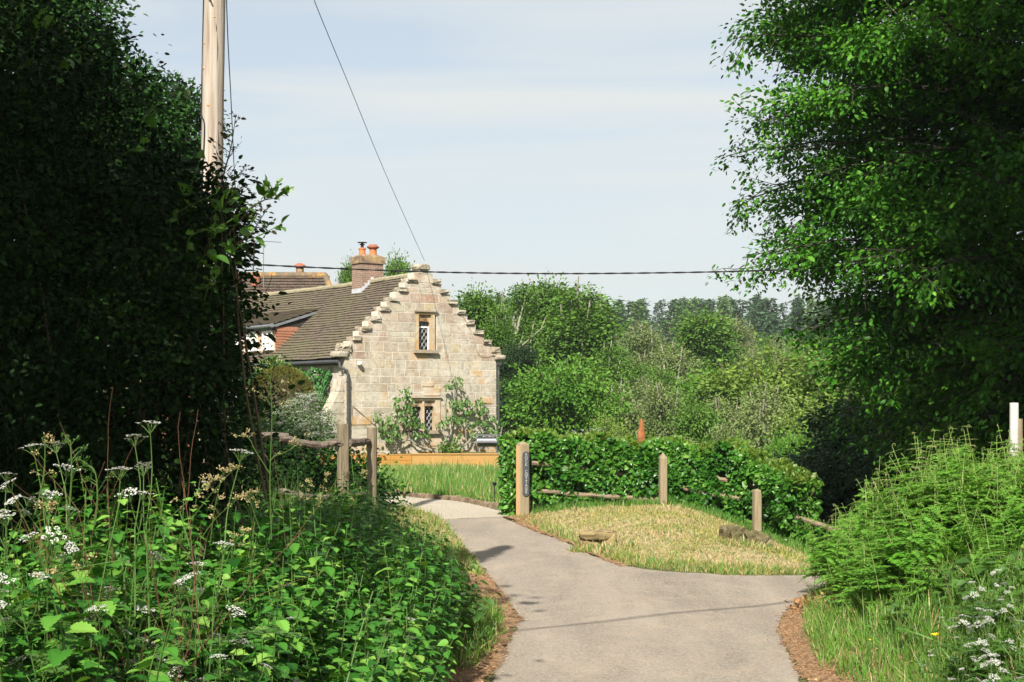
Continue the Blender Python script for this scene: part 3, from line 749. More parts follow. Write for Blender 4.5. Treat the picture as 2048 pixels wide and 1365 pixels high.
    while zz < ZA - .16:
        xe = .27 + (zz - zc(.27)) / (RZ - EZ) * run
        # the cheek narrows downwards: between the front edge and the slope
        xl = .24; xr_ = EX + (zz + .05 - EZ) / (RZ - EZ) * run
        x = xl + (0 if int(zz * 10) % 2 else -.08)
        while x < xr_:
            x1 = min(x + .16, xr_ + .02)
            if x1 > xl + .03:
                x0 = max(x, xl); t = rg.uniform(0, .006)
                a.add([(x0, dz0 - .055 - t, zz), (x1 - .006, dz0 - .055 - t, zz), (x1 - .006, dz0 - .022, zz + .17), (x0, dz0 - .022, zz + .17), (x0, dz0 - .04 - t, zz), (x1 - .006, dz0 - .04 - t, zz)],
                      [(0, 1, 2, 3), (0, 4, 5, 1)])
            x += .16
        zz += .105
    a.build('hung_tiles', M['tilehung'], ch)
    a = Acc(); tube(a, [(XA - .09, dz0 - .2, ZA - .05), (XA - .09, LN, ZA - .05)], .055, 8); box(a, XA - .14, XA - .02, dz0 - .24, dz0 - .19, ZA - .12, ZA + .03)
    a.build('dormer_gutter', M['pvc'], d)
    a = Acc(); box(a, XA - .02, .262, dz0 - .1, LN, ZA - .22, ZA - .14); a.build('dormer_soffit', M['blackmetal'], d)
    for (y0, y1) in ((dz0 + .12, dz0 + 1.0), (dz0 + 1.55, dz0 + 2.45), (dz0 + 3.0, dz0 + 3.9)):
        wz0, wz1 = 4.30, 5.0
        a = Acc(); x0, x1 = .16, .24
        box(a, x0, x1, y0, y1, wz0, wz0 + .06); box(a, x0, x1, y0, y1, wz1 - .06, wz1)
        for yy in (y0, (y0 + y1) / 2 - .03, y1 - .06): box(a, x0 + .002, x1, yy, yy + .06, wz0 + .06, wz1 - .06)
        for yy in (y0 + (y1 - y0) * .27, y0 + (y1 - y0) * .73): box(a, x0 + .02, x1, yy - .012, yy + .012, wz0 + .06, wz1 - .06)
        for q in (1, 2): zq = wz0 + .06 + (wz1 - wz0 - .12) * q / 3; box(a, x0 + .022, x1 - .002, y0 + .06, y1 - .06, zq - .011, zq + .011)
        o = a.build('dormer_window', M['whitepaint'], d)
        a = Acc(); box(a, x1 + .001, .257, y0 + .01, y1 - .01, wz0 + .01, wz1 - .01); a.build('pane', M['pane_pale'], o)
        a = Acc(); box(a, x0 - .07, .258, y0 - .05, y1 + .05, wz0 - .07, wz0 - .003); a.build('sill', M['whitepaint'], o)
    # chimney
    cx, cy = GW / 2, 4.15; hw, hd = .48, .38
    a = Acc(); box(a, cx - hw, cx + hw, cy - hd, cy + hd, 5.7, 7.56); chm = a.build('chimney', M['brick'], rf)
    a = Acc(); box(a, cx - hw - .05, cx + hw + .05, cy - hd - .05, cy + hd + .05, 7.562, 7.83)
    V0 = [(cx - hw - .03, cy - hd - .03, 7.832), (cx + hw + .03, cy - hd - .03, 7.832), (cx + hw + .03, cy + hd + .03, 7.832), (cx - hw - .03, cy + hd + .03, 7.832)]
    V1 = [(cx - hw + .15, cy - hd + .15, 7.92), (cx + hw - .15, cy - hd + .15, 7.92), (cx + hw - .15, cy + hd - .15, 7.92), (cx - hw + .15, cy + hd - .15, 7.92)]
    a.add(V0 + V1, BOXF); a.build('chimney_cap', M['chimney_cap'], chm)
    a = Acc(); lathe(a, (cx - .24, cy, 7.9), [(.13, 0), (.125, .22), (.15, .23), (.15, .28), (.11, .28)], 14); p1 = a.build('chimney_pot', M['pot'], chm, smooth=False)
    a = Acc(); lathe(a, (cx - .24, cy, 8.181), [(.06, 0), (.06, .12), (.10, .12), (.10, .15), (.05, .15), (.05, .2), (.19, .2), (.19, .22), (.01, .23)], 12); a.build('cowl', M['blackmetal'], p1)
    a = Acc(); lathe(a, (cx + .24, cy, 7.9), [(.15, 0), (.14, .26), (.15, .27)], 14); p2 = a.build('chimney_pot', M['pot'], chm)
    a = Acc(); lathe(a, (cx + .24, cy, 8.172), [(.15, 0), (.22, .03), (.24, .07), (.22, .10), (.18, .12), (.15, .17), (.08, .18)], 16); a.build('cowl', M['pot_dark'], p2)
    # stepped lead flashing on the gable-facing side of the stack
    a = Acc(); yf = cy - hd - .012; k = 7
    for i in range(k):
        x0 = cx - hw + i * .135; zr_ = EZ + (x0 - EX) / run * (RZ - EZ)
        if x0 > cx: break
        box(a, x0, x0 + .134, yf - .004, yf + .01, zr_ - .1, zr_ + .24 + .01 * (i % 2))
    box(a, cx - hw - .016, cx - hw - .003, cy - hd, cy + hd, EZ + (cx - hw - EX) / run * (RZ - EZ) - .1, EZ + (cx - hw - EX) / run * (RZ - EZ) + .17)
    a.build('flashing', M['lead'], chm)
    # security lamp under the kneeler
    a = Acc(); stone(a, (.52, -.12, 3.58), (.17, .2, .16), 31, e=.9); a.build('wall_lamp', M['whitepaint'], house, smooth=True)
build_cottage()

# the wing behind, a second taller roof
def build_wing():
    d = 69.0
    pR = P(655, 553, d); pL = P(330, 545, d)
    rg = np.random.default_rng(9)
    o = thing('rear_house', 'rear wing with an orange lichened ridge rising behind the cottage roof', 'house', (pL[0], d, 0))
    x0, x1, zr = pL[0], pR[0], pR[2]; ze = 4.3; hd = (zr - ze) / tan(R(47)); hip = 1.6
    a = Acc(); box(a, x0, x1 + hip - .3, d - hd + .3, d + hd - .3, 0, ze); a.build('wall', M['tilehung'], o)
    a = Acc()
    V = [(x0, d - hd, ze), (x1 + hip, d - hd, ze), (x1 + hip, d + hd, ze), (x0, d + hd, ze), (x0, d, zr - .03), (x1, d, zr - .03)]
    a.add(V, [(0, 1, 5, 4), (1, 2, 5), (2, 3, 4, 5), (3, 0, 4), (3, 2, 1, 0)]); rf = a.build('roof', M['tile2'], o)
    a = Acc(); S = math.hypot(hd, zr - ze); up = np.array([0, hd, zr - ze]) / S; nr = np.array([0, -up[2], up[1]])
    TV = np.array([(0, 0, 0), (1, 0, 0), (1, 1, 0), (0, 1, 0), (0, 0, 1), (1, 0, 1), (1, 1, 1), (0, 1, 1)], float); T = []; Bm = []
    r_ = 0
    while r_ * .20 < S:
        l = x0; s0 = r_ * .20
        while l < x1 + hip * (1 - s0 / S) - .1:
            T.append(np.array([l, d - hd, ze]) + up * (s0 + rg.uniform(-.005, .005)) + nr * (.075 + rg.uniform(-.005, .005)))
            Bm.append(np.stack([[.16, 0, 0], up * .26 - nr * .07, nr * .03])); l += .167
        r_ += 1
    a.inst(TV, BOXF, np.array(Bm), np.array(T)); a.build('roof_tiles', M['tile2'], rf)
    a = Acc()
    tube(a, [(x0 + .5 * i, d, zr + .02 + .01 * (i % 2)) for i in range(int((x1 - x0) / .5))] + [(x1 - .1, d, zr + .02)], .18, 8); tube(a, [(x1 - .1, d, zr + .02), (x1 + hip, d - hd, ze + .08)], .16, 8)
    a.build('ridge_tiles', M['lichen'], rf)
    q = P(598, 548, d)
    a = Acc(); lathe(a, (q[0], d + .3, zr - .2), [(.2, 0), (.19, .6), (.16, .62)], 12); p = a.build('chimney_pot', M['chimney_cap'], o)
    a = Acc(); lathe(a, (q[0], d + .3, zr + .42), [(.17, 0), (.30, .05), (.28, .14), (.16, .2), (.1, .24)], 14); a.build('cowl', M['pot_dark'], p)
    q = P(512, 548, d - .5)
    a = Acc(); lathe(a, (q[0], d - .5, zr - .5), [(.22, 0), (.17, .45), (.19, .5)], 10)
    a.build('chimney_pot', M['pot_dark'], o)
    # aerial mast
    q = P(527, 575, d - 1.2); a = Acc(); b = P(527, 488, d - 1.2)
    ar = thing('tv_aerial', 'thin grey television aerial on a mast above the rear roof', 'aerial', q)
    tube(a, [q, b + np.array([0, 0, .1])], .022, 5)
    a.build('mast', M['pvc'], ar)
    a = Acc(); l = P(508, 482, d - 1.2); r = P(563, 485, d - 1.2)
    tube(a, [l, r], .014, 4)
    for t in np.linspace(0, 1, 12):
        c = l * (1 - t) + r * t; tube(a, [c - [0, .2, 0], c + [0, .2, 0]], .008, 3)
    tube(a, [P(521, 491, d - 1.2), P(534, 491, d - 1.2)], .012, 4); tube(a, [P(517, 486, d - 1.2), b], .012, 4)
    a.build('antenna', M['pvc'], ar)
build_wing()

# ------------------------------------------------------------------ leaf and plant templates
OV = np.array([(0, 0, 0), (.3, .27, .04), (.3, -.27, .04), (.72, .22, .0), (.72, -.22, .0), (1, 0, -.10), (.33, 0, 0), (.72, 0, -.03)], float)
OVF = [(0, 6, 1), (0, 2, 6), (6, 7, 3, 1), (2, 4, 7, 6), (7, 5, 3), (4, 5, 7)]
RH = np.array([(0, 0, 0), (.45, .34, .05), (1, 0, -.06), (.55, -.34, .05)], float); RHF = [(0, 3, 2, 1)]
def serrated(teeth=6, wd=.42, depth=.13, fold=.10, droop=.18):
    up, lo = [], []
    for i in range(teeth * 2 + 1):
        t = i / (teeth * 2)
        wv = wd * sin(pi * min(1, t * .92 + .06) ** .72) * (1 - (depth if i % 2 else 0) * 1.6)
        t2 = t + (.03 if i % 2 == 0 else 0)
        up.append((t2, wv, fold * wv / wd - droop * t * t)); lo.append((t2, -wv, fold * wv / wd - droop * t * t))
    mid = [(i / 3, 0, -droop * (i / 3) ** 2) for i in range(4)]
    mid[-1] = (1.04, 0, -droop)
    n = len(up); V = np.array(mid + up + lo, float)
    U = tuple([0] + list(range(4, 4 + n)) + [3, 2, 1]); Lw = tuple([0, 1, 2, 3] + list(range(4 + 2 * n - 1, 3 + n, -1)))
    return V, [U[::-1], Lw[::-1]]
SV, SF = serrated()
def blade(n=3, curl=.5, wd=.012):
    V = []; 
    for i in range(n):
        t = i / n; V += [(t * (1 - .15 * curl), wd * (1 - t * .6), curl * t * t * .5), (t * (1 - .15 * curl), -wd * (1 - t * .6), curl * t * t * .5)]
    V.append((1 - .2 * curl, 0, curl * .5)); k = len(V) - 1
    Fs = [(2 * i, 2 * i + 1, 2 * i + 3, 2 * i + 2) for i in range(n - 1)] + [(2 * n - 2, 2 * n - 1, k)]
    return np.array(V), Fs

def rot_up(N, rng, lean=.25, up=(0, 0, 1)):
    """bases whose x axis points up with a random lean; y, z horizontal"""
    az = rng.uniform(0, 2 * pi, N); ln = np.abs(rng.normal(0, lean, N))
    x = norm(np.stack([np.sin(ln) * np.cos(az), np.sin(ln) * np.sin(az), np.cos(ln)], 1))
    s = rng.uniform(0, 2 * pi, N); h = np.stack([np.cos(s), np.sin(s), np.zeros(N)], 1)
    # z = horizontal lean direction so that blades curl over
    z = norm(h - x * (h * x).sum(1, keepdims=True)); y = np.cross(z, x)
    return np.stack([x, y, z], 1)

def scatter_in(polys, n, rng):
    p = np.asarray(polys); out = []
    lo, hi = p.min(0), p.max(0); got = 0
    while got < n:
        q = rng.uniform(lo, hi, (n * 2, 2)); q = q[inpoly(q[:, 0], q[:, 1], polys)]; out.append(q); got += len(q)
    return np.concatenate(out)[:n]

def grass(name, poly, n, h, hv, wd, mats, seed, label, cat='grass', lean=.3, curl=.7, clump=0, matw=None):
    rng = np.random.default_rng(seed); q = scatter_in(poly, n, rng)
    if clump:
        c = scatter_in(poly, max(3, n // 60), rng); k = rng.integers(0, len(c), n)
        qq = c[k] + rng.normal(0, clump, (n, 2)); m = inpoly(qq[:, 0], qq[:, 1], poly) & (rng.random(n) < .7); q[m] = qq[m]
    z = g(q[:, 0], q[:, 1]); B = rot_up(n, rng, lean); s = h * np.exp(rng.normal(0, hv, n))
    a = Acc(); mi = rng.choice(len(mats), n, p=matw) if len(mats) > 1 else np.zeros(n, int)
    for k in range(len(mats)):
        for c_ in (0, 1):
            m = (mi == k) & ((np.arange(n) % 2) == c_)
            TV, TF = blade(3, curl * (1 if c_ else .35), 1.0)
            TV = TV.copy(); Bm = B[m] * s[m][:, None, None]; Bm[:, 1] = B[m][:, 1] * (wd * rng.uniform(.6, 1.4, m.sum()))[:, None]
            a.inst(TV, TF, Bm, np.stack([q[m, 0], q[m, 1], z[m] - .01], 1), k)
    return tag(a.build(name, mats), label, cat, kind='stuff')

def ell_leaves(a, ells, n, size, rng, mi=0, T=(OV, OVF), shell=(.72, 1.05), up=.5, out=.7, hang=.3, clump=.5, clip=None, flat=.5, nz=.22):
    """leaves in sprays spread through ellipsoid lumps (cx,cy,cz,rx,ry,rz)"""
    E = np.array(ells, float); vol = (E[:, 3] * E[:, 4] + E[:, 4] * E[:, 5] + E[:, 3] * E[:, 5]); pr = vol / vol.sum()
    per = 9; nc = max(1, n // per)
    k = rng.choice(len(E), nc, p=pr); d = norm(rng.normal(0, 1, (nc, 3)))
    wob = 1 + nz * np.sin(d[:, 0] * 5 + k * 1.7) * np.sin(d[:, 2] * 6 + k) + .5 * nz * np.sin(d[:, 1] * 13 + k) * np.sin(d[:, 2] * 11)
    r = rng.uniform(shell[0] ** 2, shell[1] ** 2, nc) ** .5 * wob
    c = E[k, :3] + d * r[:, None] * E[k, 3:]
    # drop the ones buried in another lump
    keep = np.ones(nc, bool)
    for i in range(len(E)):
        q = (c - E[i, :3]) / E[i, 3:]; keep &= ~((np.linalg.norm(q, axis=1) < shell[0] * .8) & (k != i))
    if clip is not None: keep &= clip(c)
    c, d = c[keep], d[keep]; nc = len(c)
    sz = clump * size * 3
    p = np.repeat(c, per, 0); dd = np.repeat(d, per, 0); N = len(p)
    off = rng.normal(0, 1, (N, 3)) * np.array([1, 1, flat]) * sz
    p = p + off
    ax = norm(norm(off) * .8 + dd * out + rng.normal(0, .45, (N, 3)) + np.array([0, 0, -hang]))
    nr = norm(np.array([0, 0, up]) + dd * .5 + rng.normal(0, .45, (N, 3)))
    s = size * np.exp(rng.normal(0, .22, N))
    a.inst(T[0], T[1], frames(ax, nr, s), p, mi)
    return c

def spray_tree(trunk_pts, trunk_r, prim, rng, leaf, per_twig, T=(OV, OVF), droop=.25, sec_gap=.35, sec_len=1.3, twig_leaf=.09, bark_n=7, lay=.35):
    """trunk > primaries (start,dir,length) > flat side branches > leaves. returns Acc wood, Acc leaves"""
    W = Acc(); Lf = Acc()
    tube(W, trunk_pts, trunk_r, bark_n)
    P_, A_, N_ = [], [], []
    for (s, d, L, r0) in prim:
        n = max(5, int(L / .5)); d = norm(np.asarray(d, float)); pts = [np.asarray(s, float)]
        side = norm(np.cross(d, [0, 0, 1.])); cv = rng.normal(0, .05)
        for i in range(n):
            t = (i + 1) / n
            dd = norm(d + np.array([0, 0, -droop * t * t * 1.6 + .05]) + side * cv * i * .3 + rng.normal(0, .07, 3)); pts.append(pts[-1] + dd * L / n)
        pts = np.array(pts); tube(W, pts, np.linspace(r0, .006, n + 1), 5, cap=False)
        m = int(L * .85 / sec_gap)
        for j in range(m):
            t = .15 + .85 * (j + rng.random()) / m; f = t * n; i = min(n - 1, int(f)); p0 = pts[i] + (pts[i + 1] - pts[i]) * (f - i)
            tg = norm(pts[i + 1] - pts[i]); sd = norm(np.cross(tg, [0, 0, 1.])) * (1 if j % 2 else -1)
            sl = sec_len * (1.15 - .75 * t) * rng.uniform(.6, 1.3)
            d2 = norm(tg * .7 + sd * .9 + np.array([0, 0, rng.normal(-.05, lay)]))
            k = max(3, int(sl / .25)); q = [p0]
            for i2 in range(k): q.append(q[-1] + norm(d2 + np.array([0, 0, -droop * (i2 / k) * .9]) + rng.normal(0, .12, 3)) * sl / k)
            q = np.array(q); tube(W, q, np.linspace(.011, .003, k + 1), 3, cap=False)
            nl = max(4, int(sl / twig_leaf * per_twig)); tt = rng.uniform(.08, 1.02, nl) * k; ii = np.minimum(k - 1, tt.astype(int))
            pp = q[ii] + (q[ii + 1] - q[ii]) * (tt - ii)[:, None]
            sg = rng.choice([-1, 1], nl)[:, None]; tg2 = norm(q[ii + 1] - q[ii]); s2 = norm(np.cross(tg2, [0, 0, 1.])) * sg
            offs = s2 * rng.uniform(0, .26, (nl, 1)) * (1.1 - (tt / k)[:, None] * .6) + rng.normal(0, .06, (nl, 3)) + np.array([0, 0, -1.]) * rng.uniform(0, .22, (nl, 1))
            P_.append(pp + offs + rng.normal(0, .03, (nl, 3))); A_.append(norm(tg2 * .6 + s2 * .8 + np.array([0, 0, -.45]) + rng.normal(0, .35, (nl, 3)))); N_.append(norm(np.array([0, 0, 1.]) + rng.normal(0, .38, (nl, 3)) + s2 * .25))
    P_ = np.concatenate(P_); A_ = np.concatenate(A_); N_ = np.concatenate(N_)
    Lf.inst(T[0], T[1], frames(A_, N_, leaf * np.exp(rng.normal(0, .2, len(P_)))), P_)
    return W, Lf

# ------------------------------------------------------------------ big beech on the right
def build_beech():
    rng = np.random.default_rng(21); bx, by = 9.4, 23.5; gz = float(g(bx, by))
    o = thing('beech_tree', 'tall beech tree overhanging the road on the right, its leafy boughs reaching left', 'tree', (bx, by, gz))
    tp = curve([(bx, by, gz - .2), (bx + .1, by, 3), (bx - .1, by + .1, 8), (bx + .2, by, 13), (bx, by, 18)], 14)
    prim = []
    for i in range(190):
        z = 1.9 + 13.4 * ((i + rng.random()) / 190) ** 1.3
        az = rng.uniform(0, 2 * pi)
        if i % 3: az = rng.uniform(R(115), R(275))
        
        L = np.interp(z, [0, 2.6, 4, 6, 9, 12, 16], [3.0, 4.2, 5.8, 6.15, 6.4, 6.3, 4.8]) * rng.uniform(.75, 1.0)
        prim.append(((bx, by, z), (cos(az), sin(az), np.interp(z, [1, 6, 16], [.0, .2, .6])), L, .018 + .007 * L))
    W, Lf = spray_tree(tp, np.interp(np.linspace(0, 1, 14), [0, .1, 1], [.42, .32, .07]), prim, rng, .088, 6.0, droop=.30, sec_gap=.21, sec_len=1.5, lay=.55)
    e = []
    for i in range(60):
        z = rng.uniform(2.4, 13); az = rng.uniform(R(100), R(300)); rr = rng.uniform(.5, 1) * np.interp(z, [1.8, 4, 7, 13], [3.0, 4.3, 4.7, 4.3]); e.append((bx + rr * cos(az), by + rr * sin(az), z, rng.uniform(.6, 1.1), rng.uniform(.6, 1.1), rng.uniform(.28, .5)))
    e.append((bx + .5, by + 1, 8, 3, 2.5, 6))
    ell_leaves(Lf, e, 170000, .088, rng, shell=(.2, 1.1), clump=.75, flat=.4, hang=.4, nz=.35)
    W.build('trunk', M['darkbark'], o, smooth=True); Lf.build('crown', M['beech'], o)
build_beech()

# ------------------------------------------------------------------ left: oak behind, mixed hedge in front
def build_left():
    rng = np.random.default_rng(31)
    def pe(px, py, d, rx, ry, rz): q = P(px, py, d); return (q[0], q[1], q[2], rx, ry, rz)
    def lumpy(name, label, cat, base, ells, n, size, mat, bark, T=(OV, OVF), limbs=True, hang=.3, twr=.28, shell=(.6, 1.05), extra=None, clump=.5):
        o = thing(name, label, cat, base); a = Acc(); c = ell_leaves(a, ells, n, size, rng, T=T, hang=hang, shell=shell, clump=clump)
        if extra: extra(a)
        t = Acc(); b = np.array(base)
        top = np.mean([e[:3] for e in ells], 0) + [0, 0, 1]
        tp = curve([b - [0, 0, .3], b * .6 + top * .4 + rng.normal(0, .1, 3), top], 9); tube(t, tp, np.linspace(twr, twr * .3, 9), 8)
        for e in ells:
            s = tp[rng.integers(3, 9)]; ee = np.array(e[:3]); tube(t, curve([s, (s + ee) / 2 + rng.normal(0, .25, 3), ee], 6), np.linspace(twr * .35, .03, 6), 5, cap=False)
            for _ in range(7):
                q = ee + norm(rng.normal(0, 1, 3)) * np.array(e[3:]) * .9; tube(t, curve([ee, (ee + q) / 2 + rng.normal(0, .12, 3), q], 5), np.linspace(.03, .008, 5), 3, cap=False)
        t.build('trunk', bark, o); a.build('crown', mat, o)
        return o
    # oak crowns, about 27 m away
    D = 27; e = []
    for (px, py, r) in ((40, -60, 1.5), (110, 60, 1.05), (175, 95, .6), (60, 200, 1.6), (205, 200, .95), (262, 170, .45), (275, 260, .7), (180, 330, 1.3), (280, 400, 1.1), (330, 470, .9), (90, 420, 1.4), (200, 560, 1.4), (330, 620, 1.0), (60, 600, 1.4)):
        e.append(pe(px, py, D + rng.uniform(-1, 1), r, r, r * .8))
    b = P(150, 1000, D); b[2] = g(b[0], b[1])
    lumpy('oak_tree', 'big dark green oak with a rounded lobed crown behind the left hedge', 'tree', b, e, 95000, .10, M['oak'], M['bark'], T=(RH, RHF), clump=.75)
    e = []
    for (px, py, r) in ((355, 215, .55), (375, 265, .55), (345, 320, .7), (370, 390, .65), (352, 470, .8), (365, 560, .8), (380, 660, .9)):
        e.append(pe(px, py, 30, r, r, r * .95))
    b = P(365, 960, 30); b[2] = g(b[0], b[1])
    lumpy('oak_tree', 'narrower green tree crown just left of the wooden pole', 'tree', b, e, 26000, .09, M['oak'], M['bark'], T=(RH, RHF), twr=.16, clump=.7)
    # mixed hedge in the foreground shade
    H = 9.0; e = []
    for (px, py, d, rx, rz) in ((-200, 60, 9.5, 1.3, 1.0), (20, 120, 9, .55, .35), (90, 190, 9.5, .5, .4), (190, 300, 9.4, .45, .4), (60, 420, 9, .7, .6), (250, 370, 9.6, .45, .35), (330, 400, 9.4, .4, .3),
                                (375, 425, 9.2, .30, .22), (430, 430, 9.0, .17, .16), (462, 425, 9.0, .10, .08), (300, 520, 9.2, .6, .5), (400, 520, 9.0, .20, .3), (415, 590, 9.1, .16, .3), (100, 640, 9.0, .8, .6), (-150, 500, 9, 1, 1.1),
                                (330, 680, 9.2, .5, .5), (390, 690, 9.2, .22, .45), (395, 790, 9.4, .22, .35), (250, 820, 9.4, .7, .5), (20, 850, 9.2, .9, .5), (390, 880, 9.8, .28, .35), (330, 960, 9.8, .6, .35), (60, 1020, 9.6, 1.0, .4), (430, 960, 10.4, .25, .25)):
        e.append(pe(px, py, d, rx, rx * 1.2 + .3, rz))
    o = thing('mixed_hedge', 'tall dark overgrown hedge filling the left of the view in shade', 'hedge', (-3.2, 9.6, float(g(-3.2, 9.6))))
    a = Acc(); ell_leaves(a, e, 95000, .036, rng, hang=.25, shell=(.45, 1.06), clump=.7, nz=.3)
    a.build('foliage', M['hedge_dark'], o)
    # back row that closes the gaps
    a = Acc(); eb = [(x * (y + 2.6) / y - .25, y + 2.6, z, rx, 1.0, rz * 1.1) for (x, y, z, rx, ry, rz) in e if x < -2.5]
    eb += [pe(392, py_, 13.0, .20, .4, .34) for py_ in (430, 490, 550, 610, 670, 730, 790, 850)]
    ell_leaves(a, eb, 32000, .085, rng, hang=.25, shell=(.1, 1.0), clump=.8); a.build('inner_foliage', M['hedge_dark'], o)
    t = Acc()
    for i in range(36):
        k = e[rng.integers(0, len(e))]; c = np.array(k[:3]); s = np.array([c[0] + rng.normal(0, .4) - .4, c[1] + rng.uniform(.3, 1.1), float(g(c[0], c[1]))])
        q = c + norm(rng.normal(0, 1, 3)) * np.array(k[3:]) * rng.uniform(.5, 1.12)
        tube(t, curve([s, s * .4 + c * .6 + rng.normal(0, .1, 3), q], 7), np.linspace(.014, .003, 7), 4, cap=False)
    t.build('stems', M['twig'], o)
    # broad young leaves on the sunlit side, on shoots
    a = Acc(); t = Acc()
    for i, (px, py, d) in enumerate([(430, 465, 8.6), (385, 470, 8.5), (400, 520, 8.6), (30, 40, 8.7), (70, 80, 8.7), (290, 230, 9.0), (350, 430, 8.6), (225, 330, 8.8), (455, 490, 8.6), (120, 130, 8.7), (380, 380, 8.8), (420, 560, 8.6), (440, 430, 8.7), (470, 500, 8.7)]):
        q = P(px, py, d); tip = q + np.array([rng.uniform(.05, .3), -rng.uniform(0, .2), rng.uniform(.02, .2)]); c = curve([q + [-.08, .2, -.12], q, tip], 8)
        tube(t, c, np.linspace(.006, .002, 8), 4, cap=False); n = 9
        pp = c[rng.integers(2, 8, n)] + rng.normal(0, .02, (n, 3)); ax = norm(rng.normal(0, .8, (n, 3)) + [.5, -.3, -.1]); nr = norm(rng.normal(0, .5, (n, 3)) + [-.2, -.4, .9])
        a.inst(SV, SF, frames(ax, nr, .062 * np.exp(rng.normal(0, .25, n))), pp)
    sh = t.build('shoot', M['stem'], o); a.build('broad_leaves', M['bigleaf'], o)
    # bare seed-head twigs against the sky
    def shoot(pts, d, nsub, label, leafy=False):
        o2 = thing('hedge_shoot', label, 'twig', P(*pts[0], d)); t = Acc(); a = Acc()
        c = curve([P(x, y, d + .1 * i) for i, (x, y) in enumerate(pts)], 24); tube(t, c, np.linspace(.007, .0018, 24), 4)
        for i in range(nsub):
            k = int(5 + 18 * (i + rng.random()) / nsub); s = c[min(k, 23)]; L = rng.uniform(.06, .16) * (1.3 - k / 30)
            dr = norm(np.array([rng.choice([-1, 1]) * rng.uniform(.5, 1), rng.normal(0, .4), rng.uniform(.2, 1)])); q = curve([s, s + dr * L * .6 + rng.normal(0, .008, 3), s + dr * L + [0, 0, .02]], 6)
            tube(t, q, np.linspace(.003, .0012, 6), 3)
            n = 7 if not leafy else 9
            pp = q[rng.integers(2, 6, n)] + rng.normal(0, .008, (n, 3)); ax = norm(rng.normal(0, .6, (n, 3)) + dr); nr = norm(rng.normal(0, 1, (n, 3)))
            a.inst(OV, OVF, frames(ax, nr, (.022 if not leafy else .045) * np.exp(rng.normal(0, .3, n))), pp)
        t.build('stem', M['twig'], o2); a.build('leaves', M['bigleaf'] if leafy else M['dryleaf'], o2)
    shoot([(430, 420), (450, 340), (463, 290), (472, 228)], 9.0, 13, 'thin twiggy shoot with small dark buds standing up beside the wooden pole')
    shoot([(420, 440), (455, 400), (470, 360), (478, 350)], 9.0, 9, 'short budded twig below the taller one right of the pole')
    shoot([(455, 470), (500, 420), (530, 400), (560, 388)], 8.9, 9, 'leafy spray reaching furthest right from the hedge into the sky', True)
    shoot([(455, 500), (500, 470), (520, 440), (540, 412)], 8.9, 10, 'budded shoot just under the rightmost leafy spray of the hedge')
    shoot([(470, 440), (505, 475), (508, 520), (505, 555)], 8.9, 5, 'hanging twig with dead brown leaves dangling in front of the sky')
M['dryleaf'] = leafmat('small dark buds', [(.05, .05, .02), (.10, .08, .04), (.07, .10, .03)], .6, .2, .2)
build_left()

# trees beside and behind the photographer, which shade the hedge
def shade_tree(x, y, e, seed, label, bough=None):
    rng = np.random.default_rng(seed); gz = float(g(x, y)); o = thing('roadside_tree', label, 'tree', (x, y, gz)); zc = e[0][2]
    a = Acc(); ell_leaves(a, e, 80000, .19, rng, T=(RH, RHF), shell=(.2, 1.05), clump=.8)
    if bough:  # unseen bough, added and shaped for the shadow it lays on the lane
        c = curve(bough, 40); n = 5200; k = rng.uniform(0, 39, n); i = k.astype(int); wd = np.interp(k, [0, 25, 39], [.42, .26, .04]); p = c[i] + (c[np.minimum(i + 1, 39)] - c[i]) * (k - i)[:, None] + rng.normal(0, 1, (n, 3)) * wd[:, None] * [.5, .5, .16]
        a.inst(RH, RHF, frames(rng.normal(0, 1, (n, 3)), rng.normal(0, .5, (n, 3)) + [0, 0, 1], np.full(n, .13)), p)
    a.build('crown', M['oak'], o)
    t = Acc(); tube(t, [(x, y, gz - .2), (x + .1, y, zc * .5), (x, y, zc)], [.22, .18, .1], 9)
    for k in e: tube(t, [(x, y, zc * .6), tuple(k[:3])], [.10, .03], 5)
    if bough: tube(t, curve([(x, y, zc * .8)] + bough, 20), np.linspace(.08, .01, 20), 5)
    t.build('trunk', M['bark'], o)
shade_tree(-5.6, 3.6, [(-4.7, 5.6, 6.0, 1.6, 1.0, 1.6), (-3.5, 6.0, 6.3, .8, .8, 1.1), (-6.8, 5.0, 7.2, 1.8, 1.8, 2.2), (-4.4, 6.4, 8.0, 1.5, 1.2, 1.6), (-6.2, 3.4, 8.6, 2.0, 2.0, 2.0), (-8.3, 5.4, 6.8, 1.6, 1.8, 2.4)], 41, 'roadside tree out of view on the left, shading the tall hedge', [(-4.4, 6.4, 8.4), (-3.5, 8.0, 9.3), (-2.9, 9.2, 9.5), (-2.35, 10.7, 9.5)])
shade_tree(10.6, 11.5, [(5.9, 12, 12, 1.9, 1.7, 2.6), (8, 12, 11, 2.6, 2, 3), (7.2, 11.8, 8.8, 1.7, 1.4, 1.4), (7.5, 12.5, 15.5, 2.8, 2, 2.5), (10.5, 12, 12, 3, 2.5, 5), (11, 12.5, 7, 3, 2.5, 3), (9, 12, 17.5, 2.6, 2, 2)], 42, 'roadside tree out of view on the right, shading the beech')

